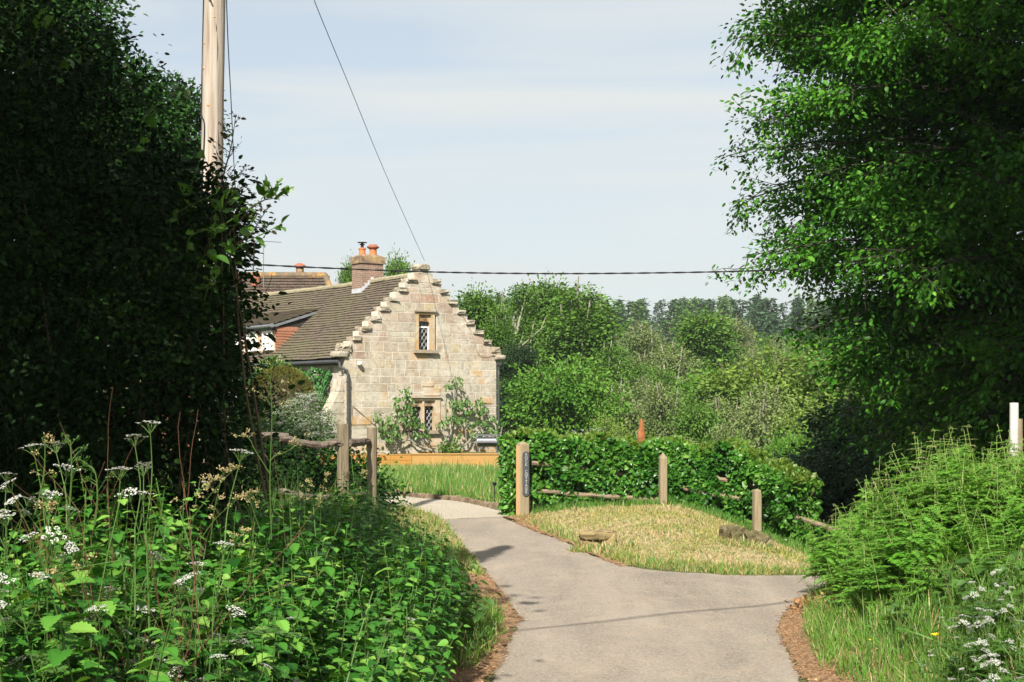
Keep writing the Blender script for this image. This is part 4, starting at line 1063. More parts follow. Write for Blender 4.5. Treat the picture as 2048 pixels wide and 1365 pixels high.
# ------------------------------------------------------------------ nettle bank, left foreground
def nettle(rng, h=.9):
    """one plant as (V, F, materials) around the origin, stem along z"""
    a = Acc(); bend = rng.normal(0, .07, 2); k = 7
    st = np.array([(bend[0] * t * t, bend[1] * t * t, h * t) for t in np.linspace(0, 1, k)]); tube(a, st, np.linspace(.004, .0018, k), 3, 1, cap=False)
    n = int(h / .05); P_, A_, N_, S_ = [], [], [], []
    for i in range(n):
        t = .25 + .75 * (i + .5) / n; p = np.array([bend[0] * t * t, bend[1] * t * t, h * t]); az = rng.uniform(-.2, .2) + (pi / 2 if i % 2 else 0)
        s = np.interp(t, [.2, .5, .8, 1], [.06, .075, .06, .028])
        for q in (0, pi):
            d = np.array([cos(az + q), sin(az + q), rng.uniform(-.35, .2)]); P_.append(p + norm(d) * .015); A_.append(d); N_.append(np.array([-.2 * cos(az + q), -.2 * sin(az + q), 1]) + rng.normal(0, .15, 3)); S_.append(s * rng.uniform(.8, 1.2))
    a.inst(SV, SF, frames(np.array(A_), np.array(N_), np.array(S_)), np.array(P_), 0)
    return a
def weed(rng, h=.6, L=.12, n=9, lobes=False):
    a = Acc(); P_, A_, N_, S_ = [], [], [], []
    for i in range(n):
        az = rng.uniform(0, 2 * pi); t = rng.uniform(.3, 1); p = np.array([cos(az) * .12 * t, sin(az) * .12 * t, h * t]); tube(a, [(0, 0, 0), p * [.5, .5, .6], p], [.003, .002, .0015], 3, 1, cap=False)
        P_.append(p); A_.append([cos(az), sin(az), rng.uniform(-.5, .1)]); N_.append(np.array([0, 0, 1]) + rng.normal(0, .3, 3)); S_.append(L * rng.uniform(.6, 1.3))
    P_, A_, N_, S_ = map(np.array, (P_, A_, N_, S_))
    if lobes:
        for dz in (-.9, -.45, 0, .45, .9):
            x = norm(A_); y = norm(np.cross(N_, x)); d = x * cos(dz) + y * sin(dz); a.inst(OV, OVF, frames(d, N_, S_ * (1 - .25 * abs(dz)), wid=.9), P_, 0)
    else: a.inst(SV, SF, frames(A_, N_, S_, wid=.85), P_, 0)
    return a
def freeze(a): return np.concatenate(a.V), np.concatenate(a.L), np.concatenate(a.T), np.concatenate(a.M)
def inst_frozen(A, fz, B, T):
    V0, L0, T0, M0 = fz; N = len(T)
    if N == 0: return
    V = np.einsum('kj,njc->nkc', V0, B) + T[:, None, :]; k = len(V0)
    A.V.append(V.reshape(-1, 3)); A.L.append((L0[None, :] + (np.arange(N) * k)[:, None]).ravel() + A.n); A.T.append(np.tile(T0, N)); A.M.append(np.tile(M0, N)); A.n += N * k
def upright(N, rng, lean, s):
    az = rng.uniform(0, 2 * pi, N); ca, sa = np.cos(az), np.sin(az); l = rng.normal(0, lean, (N, 2))
    z = norm(np.stack([l[:, 0], l[:, 1], np.ones(N)], 1)); x = norm(np.stack([ca, sa, np.zeros(N)], 1) - z * 0); y = np.cross(z, x); x = np.cross(y, z)
    return np.stack([x, y, z], 1) * s[:, None, None]
def scatter_plants(name, variants, pts, hs, mats, rng, label, cat, lean=.12):
    A = Acc(); k = rng.integers(0, len(variants), len(pts)); z = g(pts[:, 0], pts[:, 1])
    for i, v in enumerate(variants):
        m = k == i; inst_frozen(A, v, upright(m.sum(), rng, lean, hs[m]), np.stack([pts[m, 0], pts[m, 1], z[m] - .03], 1))
    return tag(A.build(name, mats), label, cat, kind='stuff')

BANKL = [(-.55, 10.2), (-.55, 12.3), (-.33, 13.6), (-.20, 15.2), (-.38, 17), (-.72, 19), (-1.15, 21), (-1.75, 22.4), (-2.3, 23.4), (-3.2, 24), (-7, 25), (-7, 12), (-5, 4.5), (-3, 3.2), (-1.0, 3.0), (-.75, 6), (-.7, 8.6)]
def build_bank():
    rng = np.random.default_rng(51)
    nv = [freeze(nettle(rng, h)) for h in (.75, .85, .95, .8, .7)]
    # keep the view open: the plants thin out and stay lower towards the camera
    def top_ok(p, hs):
        z = g(p[:, 0], p[:, 1]) + hs; px = 1024 + F * p[:, 0] / p[:, 1]; py = 800 - F * (z - CZ) / p[:, 1]
        lim = np.interp(px, [-300, 0, 120, 180, 320, 450, 600, 700, 780, 860, 930, 965, 1000], [900, 985, 950, 915, 930, 960, 975, 950, 1005, 1050, 1110, 1190, 1265])
        return py > lim
    q = scatter_in(BANKL, 8500, rng); hs = rng.uniform(.6, 1.6, len(q)); ok = top_ok(q, hs * .85); q, hs = q[ok], hs[ok]
    px = 1024 + F * q[:, 0] / q[:, 1]; m = (px > -80) & (q[:, 1] > 4.3); q, hs = q[m], hs[m]
    scatter_plants('nettles', nv, q, hs, [M['nettle'], M['stem']], rng, 'dense nettles filling the left roadside bank', 'nettles')
    wv = [freeze(weed(rng, .4, .075, 14)), freeze(weed(rng, .4, .11, 10)), freeze(weed(rng, .55, .09, 12)), freeze(weed(rng, .45, .10, 7, True)), freeze(weed(rng, .3, .14, 8))]
    q = scatter_in(BANKL, 4200, rng); hs = rng.uniform(.7, 1.5, len(q)); ok = top_ok(q, hs * .5); q, hs = q[ok], hs[ok]; m = (1024 + F * q[:, 0] / q[:, 1] > -80) & (q[:, 1] > 4.2); q, hs = q[m], hs[m]
    scatter_plants('broadleaf_weeds', wv, q, hs, [M['weed'], M['stem']], rng, 'paler bramble and maple-like leaves among the nettles on the left', 'weeds', .2)
    grass('tall_grass', [(-4, 4), (-1.0, 4), (-.8, 10), (-.7, 12.3), (-.6, 15.5), (-.9, 17.5), (-1.3, 18.5), (-5, 18.5), (-6, 10)], 14000, .42, .35, .0036, [M['grass'], M['straw']], 52, 'long green grass mixed with the nettles on the left bank', lean=.35, curl=.9, clump=.12, matw=[.93, .07])
    grass('verge_grass', [(-.75, 11.8), (-.35, 12.6), (-.12, 14), (-.1, 15.2), (-.3, 15.9), (-.6, 15), (-.85, 13)], 2800, .17, .3, .005, [M['grass'], M['dry']], 53, 'tufted grass along the left edge of the road', lean=.5, curl=1.1, clump=.1, matw=[.85, .15])
    grass('verge_grass', [(-1.25, 24.7), (-.75, 21), (-.35, 18.2), (-1.1, 19), (-2.2, 22), (-2.8, 26.5), (-1.9, 26.5)], 14000, .13, .3, .007, [M['lawn'], M['dry']], 54, 'short dry verge grass where the road meets the gravel drive', lean=.5, curl=1.0, matw=[.4, .6])
build_bank()

# cow parsley: one plant and its copies
UV_, UF_ = [], []
def cow_parsley(seed, h=1.15, heads=5, leafy=True):
    rng = np.random.default_rng(seed); o = thing('cow_parsley', 'white flowered cow parsley', 'wildflower')
    st = Acc(); fl = Acc(); lf = Acc()
    main = curve([(0, 0, 0), (rng.normal(0, .02), rng.normal(0, .02), h * .5), (rng.normal(0, .05), rng.normal(0, .05), h * .82)], 12); tube(st, main, np.linspace(.0038, .0022, 12), 5)
    ends = []
    for i in range(heads):
        k = 11 if i == 0 else rng.integers(5, 11); s = main[k]; az = i * 2.4 + rng.uniform(-.4, .4); L = rng.uniform(.10, .22) * h
        d = norm(np.array([cos(az) * .5, sin(az) * .5, 1.])) if i else np.array([0, 0, 1.]); e = s + d * L; tube(st, curve([s, s + d * L * .5 + rng.normal(0, .01, 3), e], 6), np.linspace(.0021, .0013, 6), 4); ends.append((e, d))
    for e, d in ends:
        n = 9; R_ = rng.uniform(.024, .036)
        for j in range(n):
            az = j * 2.399; r = R_ * math.sqrt((j + .4) / n) * rng.uniform(.85, 1.2); ux = norm(np.cross(d, [1, .2, 0])); uy = np.cross(d, ux)
            c = e + ux * r * cos(az) + uy * r * sin(az) + d * (.035 - r * .25); tube(st, [e, e + (c - e) * .6 + d * .004, c], [.0011, .0009, .0007], 3, cap=False)
            m = 15; aa = rng.uniform(0, 2 * pi, m); rr = .0052 * np.sqrt(rng.random(m)); pp = c + ux * (rr * np.cos(aa))[:, None] + uy * (rr * np.sin(aa))[:, None] + d * (.004 - rr[:, None] * .25)
            ax = norm(ux * np.cos(aa)[:, None] + uy * np.sin(aa)[:, None] + d * rng.normal(0, .2, (m, 1))); nr = norm(np.tile(d, (m, 1)) + rng.normal(0, .3, (m, 3)))
            fl.inst(RH * [1, 1.3, 1], RHF, frames(ax, nr, np.full(m, .0055)), pp)
    if leafy:
        for i in range(4):
            k = rng.integers(2, 8); s = main[k]; az = rng.uniform(0, 2 * pi); d = norm(np.array([cos(az), sin(az), .35])); L = rng.uniform(.16, .28)
            c = curve([s, s + d * L * .5, s + d * L + [0, 0, -.04]], 9); tube(st, c, np.linspace(.0022, .001, 9), 3); sd = norm(np.cross(d, [0, 0, 1]))
            for j in range(2, 9):
                for sg in (-1, 1):
                    l2 = L * .34 * (1.1 - j / 9); q0 = c[j]; dd = norm(sd * sg + d * .5); n = 7; t = np.linspace(.15, 1, n)[:, None]; pp = q0 + dd * l2 * t; s2 = np.where(np.arange(n) % 2, 1, -1)[:, None]
                    ax = norm(dd * .7 + np.cross(dd, [0, 0, 1]) * s2 * .8 + rng.normal(0, .1, (n, 3))); lf.inst(OV, OVF, frames(ax, np.tile([0, 0, 1.], (n, 1)) + rng.normal(0, .2, (n, 3)), np.full(n, .022)), pp)
    st.build('stem', M['stem'], o); fl.build('flower_heads', M['white'], o)
    if leafy: lf.build('leaves', M['weed'], o)
    return o
def clone(o, loc, rz, s, label, group):
    c = o.copy(); C.objects.link(c); c.location = tuple(float(v) for v in loc); c.rotation_euler = (0, 0, rz); c.scale = (s, s, s); c['label'] = label; c['group'] = group
    for ch in o.children:
        d = ch.copy(); C.objects.link(d); d.parent = c
        for gc in ch.children: e = gc.copy(); C.objects.link(e); e.parent = d
    return c
def build_parsley():
    rng = np.random.default_rng(61); protos = [cow_parsley(600 + i, 1.15, hd) for i, hd in enumerate((4, 5, 3, 4))] + [cow_parsley(620 + i, .5, hd) for i, hd in enumerate((5, 7, 6))]; used = set()
    def put(px, py, d, label, group, hmin=.35):
        q = P(px, py, d); gz = float(g(q[0], q[1])); hh = max(hmin, q[2] - gz); sh = hh < .75; s = hh / (.52 if sh else 1.17); k = int(rng.integers(4, 7) if sh else rng.integers(0, 4))
        if k not in used:
            used.add(k); o = protos[k]; o.location = (q[0], q[1], gz); o.scale = (s, s, s); o['label'] = label; o['group'] = group; o.rotation_euler = (rng.normal(0, .13), rng.normal(0, .13), rng.uniform(0, 6.28)); return
        c_ = clone(protos[k], (q[0], q[1], gz), rng.uniform(0, 6.28), s, label, group); c_.rotation_euler = (rng.normal(0, .13), rng.normal(0, .13), c_.rotation_euler[2])
    gl = 'cow parsley on the left bank'; gr = 'cow parsley on the right bank'
    for (px, py, d, lab) in [(10, 950, 5.6, 'cow parsley with white umbels cut by the left edge of the photo'), (75, 955, 5.4, 'cow parsley standing tall against the dark hedge near the left edge'), (180, 885, 5.6, 'tall cow parsley left of the red dead stems, against the dark hedge'),
                             (212, 868, 5.7, 'tallest white cow parsley, heads highest against the dark hedge'), (255, 890, 5.6, None), (285, 885, 5.5, 'cow parsley flowering in front of the red dead stems'), (340, 930, 5.6, 'cow parsley with wide flat heads right of the red dead stems'), (290, 975, 5.2, None), 
                             (60, 1085, 4.9, None), (160, 1050, 5.0, None), (355, 1110, 5.3, None), (385, 1140, 5.4, None), (80, 1165, 4.8, None), (150, 1180, 4.9, None), (430, 1330, 5.2, 'cow parsley low in the nettles near the bottom edge, largest white heads'), (490, 1300, 5.6, None), (400, 1335, 5.0, None), (510, 1310, 5.7, None), (650, 1250, 7.0, None), (655, 1180, 8.0, None), (600, 1245, 7.2, None), (730, 1250, 7.6, None), (205, 1010, 5.6, None)]:
        put(px, py, d, lab or 'cow parsley with white heads low among the left nettles', gl)
    gr_ = [(1930, 1200, 9.9), (2010, 1190, 9.9)]
    for (px, py, d, lab) in [t + (None,) for t in gr_] + [(1945, 1150, 10.5, 'cow parsley at the foot of the bracken, left of its neighbour'), (1982, 1135, 10.7, 'cow parsley highest on the right bank, below the ferns'), (2030, 1160, 10.2, 'cow parsley cut by the right edge below the ferns'), (1880, 1240, 9.6, None), (1895, 1225, 9.8, None), (1945, 1232, 9.6, None), (1975, 1230, 9.7, None), (2040, 1245, 9.3, None), (1890, 1290, 9.0, None), (1900, 1320, 8.8, None),
                             (1985, 1285, 9.1, None), (1990, 1310, 8.8, None), (2000, 1245, 9.6, None), (1895, 1355, 8.4, None), (2040, 1355, 8.4, None), (1910, 1310, 8.8, None), (1925, 1285, 9.0, None)]:
        put(px, py, d, lab or 'cow parsley with white heads in the grass of the right bank', gr, .25)
build_parsley()

def build_stalks():
    rng = np.random.default_rng(71)
    # red dead stems
    b = P(268, 1010, 5.3); b[2] = g(b[0], b[1]); o = thing('dead_plant', 'bare reddish dead stems fanning out against the dark hedge', 'dead plant', b); t = Acc()
    def br(p, d, L, r, dep):
        n = 6; q = [p]
        for i in range(n): d = norm(d + rng.normal(0, .08, 3)); q.append(q[-1] + d * L / n)
        tube(t, q, np.linspace(r, r * .55, n + 1), 4, cap=False)
        if dep > 0:
            for i in range(4):
                k = rng.integers(2, n + 1); br(q[k], norm(d + rng.normal(0, .38, 3) * [1.2, .6, .4] + [0, 0, .15]), L * rng.uniform(.45, .75), r * .55, dep - 1)
    for (dx, L) in ((-.22, .95), (-.02, 1.1), (.14, 1.0), (.3, .85)): br(b + [rng.normal(0, .02), 0, 0], norm(np.array([dx, 0, 1.])), L, .0030, 2)
    t.build('stems', M['reddead'], o)
    # tall grass stalks / dock stems
    def stalk(pts, d, label, side=8, mat='stem', seedm='straw', r=.0032, sl=.09, cat='grass stalk', group=None):
        o = thing('seed_stalk', label, cat, P(*pts[0], d), group); t = Acc(); s = Acc(); c = curve([P(x, y, d) for x, y in pts], 26); tube(t, c, np.linspace(r, r * .35, 26), 4)
        for i in range(side):
            k = int(8 + 17 * (i + rng.random()) / side); k = min(k, 25); p = c[k]; dr = norm(np.array([rng.choice([-1, 1]) * rng.uniform(.4, 1), rng.normal(0, .4), rng.uniform(.2, .9)])); L = sl * rng.uniform(.5, 1.5) * (1.4 - k / 26)
            q = curve([p, p + dr * L * .6 + [0, 0, L * .2], p + dr * L * 1.1], 7); tube(t, q, np.linspace(r * .5, r * .2, 7), 3); n = 12
            pp = q[rng.integers(3, 7, n)] + rng.normal(0, .005, (n, 3)); s.inst(RH, RHF, frames(norm(dr + rng.normal(0, .5, (n, 3))), rng.normal(0, 1, (n, 3)), np.full(n, .009)), pp)
        st = t.build('stem', M[mat], o); s.build('seed_head', M[seedm], o)
    stalk([(543, 1080), (540, 960), (544, 830), (541, 770), (546, 708)], 7.2, 'very tall thin green stalk rising past the split rail fence and yew', 9, sl=.10)
    stalk([(541, 950), (510, 900), (500, 880), (485, 872), (470, 875)], 7.2, 'curved side stalk leaning left off the tallest green stalk', 6, r=.0022, sl=.04)
    stalk([(545, 915), (580, 900), (600, 885), (615, 875)], 7.2, 'curved side stalk leaning right off the tallest green stalk', 5, r=.0022, sl=.04)
    stalk([(70, 1030), (86, 960), (90, 900), (83, 875)], 5.4, 'upright dock stalk with small seed tufts near the left edge', 9, sl=.035)
    stalk([(135, 1060), (143, 960), (142, 900), (141, 880)], 5.4, 'leafy dark green stalk left of the highest white flowers', 10, seedm='weed', sl=.05, r=.004)
    stalk([(190, 1050), (195, 990), (188, 940), (160, 925)], 5.3, 'broad leaved green stalk in front of the dead red stems', 9, seedm='weed', sl=.07, r=.004)
    for i, (x, y, x2, y2, d) in enumerate([(350, 1090, 470, 938, 5.8), (400, 1080, 480, 995, 5.8), (420, 1090, 455, 945, 6), (300, 1080, 430, 960, 5.6), (520, 1060, 510, 985, 7.5), (640, 1080, 660, 950, 9), (700, 1080, 735, 945, 9.5), (610, 1050, 625, 965, 9), (740, 1060, 700, 950, 10), (250, 1120, 95, 1150, 5), (450, 1130, 495, 1060, 6.5), (110, 1090, 100, 1010, 5.2)]):
        stalk([(x, y), ((x + x2) / 2 - 8, (y + y2) / 2), (x2 - 10, y2 + 8), (x2, y2)], d, 'seeding grass stalk with buff panicle leaning among the left nettles', 10, sl=.035, r=.002, cat='grass stalk', group='seeding grasses on the left bank')
build_stalks()

# ------------------------------------------------------------------ right bank: bracken, grass
def frond(rng, h=.9, L=.24, young=False):
    """a bracken frond: upright stem carrying level pairs of lacy side branches, its tip still curled"""
    a = Acc(); lx, ly = rng.normal(0, .05, 2); n = 20; t = np.linspace(0, 1, n)
    c = np.stack([lx * t * t, ly * t * t, h * t], 1)
    tip = np.array([(.0, .0), (.012, .012), (.026, .014), (.034, .004), (.028, -.008), (.018, -.006)]); az0 = rng.uniform(0, 2 * pi)
    tp = c[-1] + np.stack([tip[:, 0] * cos(az0), tip[:, 0] * sin(az0), tip[:, 1]], 1)
    tube(a, np.vstack([c, tp[1:]]), np.concatenate([np.linspace(.0050, .0024, n), np.full(5, .0028 if young else .0018)]), 4, 1, cap=False)
    P_, A_, N_, S_ = [], [], [], []
    z = h * (.80 if young else rng.uniform(.36, .46)); az = rng.uniform(0, 2 * pi); first = z
    while z < h * .97:
        q = (z - first) / (h - first); p0 = c[min(n - 1, int(z / h * n))]; pl = L * (1 - q) ** .75 * rng.uniform(.85, 1.15) * (.3 if young else 1) + .015
        for sg in (0, pi):
            a2 = az + sg + rng.normal(0, .18); d = norm(np.array([cos(a2), sin(a2), rng.uniform(.05, .45)])); m = max(4, int(pl / .019)); tt = (np.arange(m) + .7) / m
            axis = p0 + d * pl * tt[:, None] - np.array([0, 0, 1.]) * (pl * .35 * tt ** 2)[:, None]; tube(a, [p0, axis[m // 2], axis[-1]], [.0018, .0013, .0006], 3, 1, cap=False)
            sd = norm(np.cross(d, [0, 0, 1.])); ll = (.30 * pl * (1 - tt) ** .7 + .007)
            for s2 in (-1, 1):
                dirs = norm(sd * s2 + d * .42 + rng.normal(0, .10, (m, 3)) - np.array([0, 0, .15]))
                P_.append(axis); A_.append(dirs); N_.append(np.array([0, 0, 1.]) + rng.normal(0, .22, (m, 3))); S_.append(ll)
        z += h * rng.uniform(.065, .10); az += rng.normal(0, .5)
    P_, A_, N_, S_ = map(np.concatenate, (P_, A_, N_, S_))
    a.inst(RH * [1, .66, 1], RHF, frames(A_, N_, S_), P_, 0 if not young else 2)
    return a
BANKR = [(3.65, 16.7), (3.4, 15.4), (3.25, 14.2), (3.3, 12.8), (3.9, 11.7), (5.5, 11.4), (8.5, 12), (9, 17.2), (6, 17.4), (4.0, 17.0)]
def build_right():
    rng = np.random.default_rng(81)
    fv = [freeze(frond(rng, h, L)) for h, L in ((.85, .32), (1.0, .35), (.7, .30), (.95, .37), (.55, .32), (.8, .27))]
    yv = [freeze(frond(rng, h, .4, True)) for h in (1.05, .9, 1.15)]
    q = scatter_in(BANKR, 2150, rng); keep = (q[:, 1] > 12.9) | (rng.random(len(q)) < .25); q = q[keep]; hs = rng.uniform(.7, 1.15, len(q)) * np.interp(q[:, 1], [12, 13.5], [.6, 1])
    hs *= np.interp(q[:, 0], [2.9, 3.8], [.72, 1.0])
    scatter_plants('bracken', fv, q, hs, [M['fern'], M['fernstem']], rng, 'bright green bracken covering the right bank', 'ferns', .24)
    q = scatter_in([(3.1, 16.4), (3.4, 14), (4, 12.8), (7, 12.8), (8, 16.5), (5, 17)], 70, rng)
    A = Acc(); k = rng.integers(0, 3, len(q)); z = g(q[:, 0], q[:, 1]); hs = rng.uniform(.7, 1.05, len(q)) * np.interp(q[:, 0], [2.9, 3.8], [.8, 1.0])
    for i, v in enumerate(yv):
        m = k == i; inst_frozen(A, v, upright(m.sum(), rng, .08, hs[m]), np.stack([q[m, 0], q[m, 1], z[m]], 1))
    tag(A.build('bracken_croziers', [M['fern'], M['fernstem'], M['crozier']]), 'young uncurling bracken shoots standing above the ferns', 'ferns', kind='stuff')
    # dead bracken and leaf litter under the ferns
    q = scatter_in([(3.1, 16), (3.2, 13.4), (4.2, 12.4), (8, 12.4), (8, 16), (5, 16.8)], 16000, rng); n = len(q); z = g(q[:, 0], q[:, 1]) + rng.uniform(0, .12, n)
    a = Acc(); a.inst(OV, OVF, frames(rng.normal(0, 1, (n, 3)) * [1, 1, .5], rng.normal(0, .7, (n, 3)) + [0, 0, 1], rng.uniform(.03, .08, n)), np.stack([q[:, 0], q[:, 1], z], 1))
    tag(a.build('dead_bracken', M['deadfern']), 'brown dead bracken lying under the green ferns', 'dead ferns', kind='stuff')
    grass('tall_grass', [(2.72, 12.5), (2.95, 14.4), (3.3, 15.8), (3.5, 16.6), (3.5, 16.2), (3.35, 14.4), (3.9, 12.8), (8, 12.3), (8, 8), (2.9, 8), (2.85, 10.5)], 46000, .17, .4, .0045, [M['grass'], M['straw']], 82, 'green grass growing on the right bank below the ferns', lean=.45, curl=1.0, clump=.13, matw=[.9, .1])
    wv = [freeze(weed(rng, .2, .09, 9)), freeze(weed(rng, .25, .07, 12)), freeze(weed(rng, .18, .08, 7, True))]
    q = scatter_in([(3.3, 12.6), (8, 12.6), (8, 8), (3.1, 8.2)], 900, rng); q = q[rng.random(len(q)) < np.interp(q[:, 0] / q[:, 1], [.25, .33], [.1, 1])]
    scatter_plants('broadleaf_weeds', wv, q, rng.uniform(.7, 1.4, len(q)), [M['weed'], M['stem']], rng, 'broad leaved weeds among the grass at the lower right', 'weeds', .2)
    # dandelion and buttercups on the right bank
    for (px, py, d, lab, nm, s) in ((1870, 1272, 9.3, 'large yellow dandelion in the grass at the lower right', 'dandelion', .030), (1740, 1281, 10.0, 'small buttercup left of the dandelion in the right bank grass', 'buttercup', .014), (1823, 1324, 9.2, 'small buttercup below the dandelion near the bottom edge', 'buttercup', .014)):
        q = P(px, py, d); gz = float(g(q[0], q[1])); o = thing(nm, lab, 'wildflower', (q[0], q[1], min(gz, q[2] - .1))); a = Acc(); tube(a, [(q[0], q[1], min(gz, q[2] - .1)), q], .0025, 4); a.build('stem', M['stem'], o)
        a = Acc(); n = 26 if nm == 'dandelion' else 7; az = rng.uniform(0, 2 * pi, n); e = rng.uniform(.1, 1, n)
        a.inst(RH * [1, .8 if n > 9 else 1.4, 1], RHF, frames(np.stack([np.cos(az), np.sin(az), e], 1), np.tile([0, 0, 1.], (n, 1)) + rng.normal(0, .2, (n, 3)), np.full(n, s)), np.tile(q, (n, 1))); a.build('petals', M['yellow'], o)
    # mound between road and fence
    MO = [(-.05, 25.2), (.28, 23.8), (.7, 22.4), (1.15, 20.7), (1.6, 19.5), (2.1, 18.95), (2.8, 18.62), (4.2, 18.66), (7, 18.6), (7.5, 21), (5.2, 23.4), (4.4, 24.9), (2.7, 26.2), (.3, 25.8)]
    sheet('mown_ground', MO, M['thatch'], .006, wob=.02)
    grass('dry_mown_grass', MO, 120000, .045, .4, .0075, [M['dry'], M['lawn']], 83, 'cut yellow grass on the mound before the hedge', lean=.9, curl=1.3, clump=.25, matw=[.80, .20])
    grass('mound_edge_grass', [(1.1, 20.6), (1.6, 19.35), (2.1, 18.8), (2.75, 18.5), (4.1, 18.55), (4.1, 18.8), (2.8, 18.95), (2.1, 19.3), (1.4, 20.7), (.5, 24), (.3, 24)], 7000, .10, .35, .006, [M['lawn'], M['dry']], 84, 'greener grass fringe where the mound meets the road', lean=.5, curl=1, clump=.12, matw=[.45, .55])
    grass('hedge_foot_grass', [(.35, 25.1), (2.7, 25.1), (4.2, 24.2), (4.7, 23.2), (5.0, 22.8), (5.1, 23.6), (4.4, 25.1), (2.7, 26.2), (.35, 25.7)], 8000, .15, .3, .006, [M['lawn'], M['grass']], 85, 'green grass along the foot of the fence', lean=.4, curl=.9, clump=.12, matw=[.6, .4])
    # litter bits on the soil strips, a few scattered over the road
    q = np.concatenate([scatter_in(LITL, 6500, rng) + rng.normal(0, .07, (6500, 2)), scatter_in(LITR, 6500, rng) + rng.normal(0, .07, (6500, 2)), scatter_in(LITM, 3000, rng) + rng.normal(0, .08, (3000, 2)), np.array([1.25, 17.6]) + rng.normal(0, 1, (700, 2)) * [.5, 1.0], scatter_in(ROAD[:-10] + [(2.6, 18.5), (3.1, 16), (2.75, 14.7), (2.5, 12.3), (2.4, 9)], 900, rng)]); n = len(q)
    z = g(q[:, 0], q[:, 1]) + .017 + rng.uniform(0, .012, n); sz = rng.uniform(.008, .028, n); sz[-1600:] *= .6
    a = Acc(); a.inst(RH, RHF, frames(rng.normal(0, 1, (n, 3)) * [1, 1, .15], rng.normal(0, .35, (n, 3)) + [0, 0, 1], sz), np.stack([q[:, 0], q[:, 1], z], 1))
    tag(a.build('fallen_leaves', M['litter']), 'small brown fallen leaves and twigs along the road edges', 'leaf litter', kind='stuff')
    q = scatter_in([(2.5, 12.3), (2.75, 14.7), (3.1, 16), (3.35, 15.6), (3.1, 13), (3.2, 11), (2.6, 10)], 500, rng)
build_right()

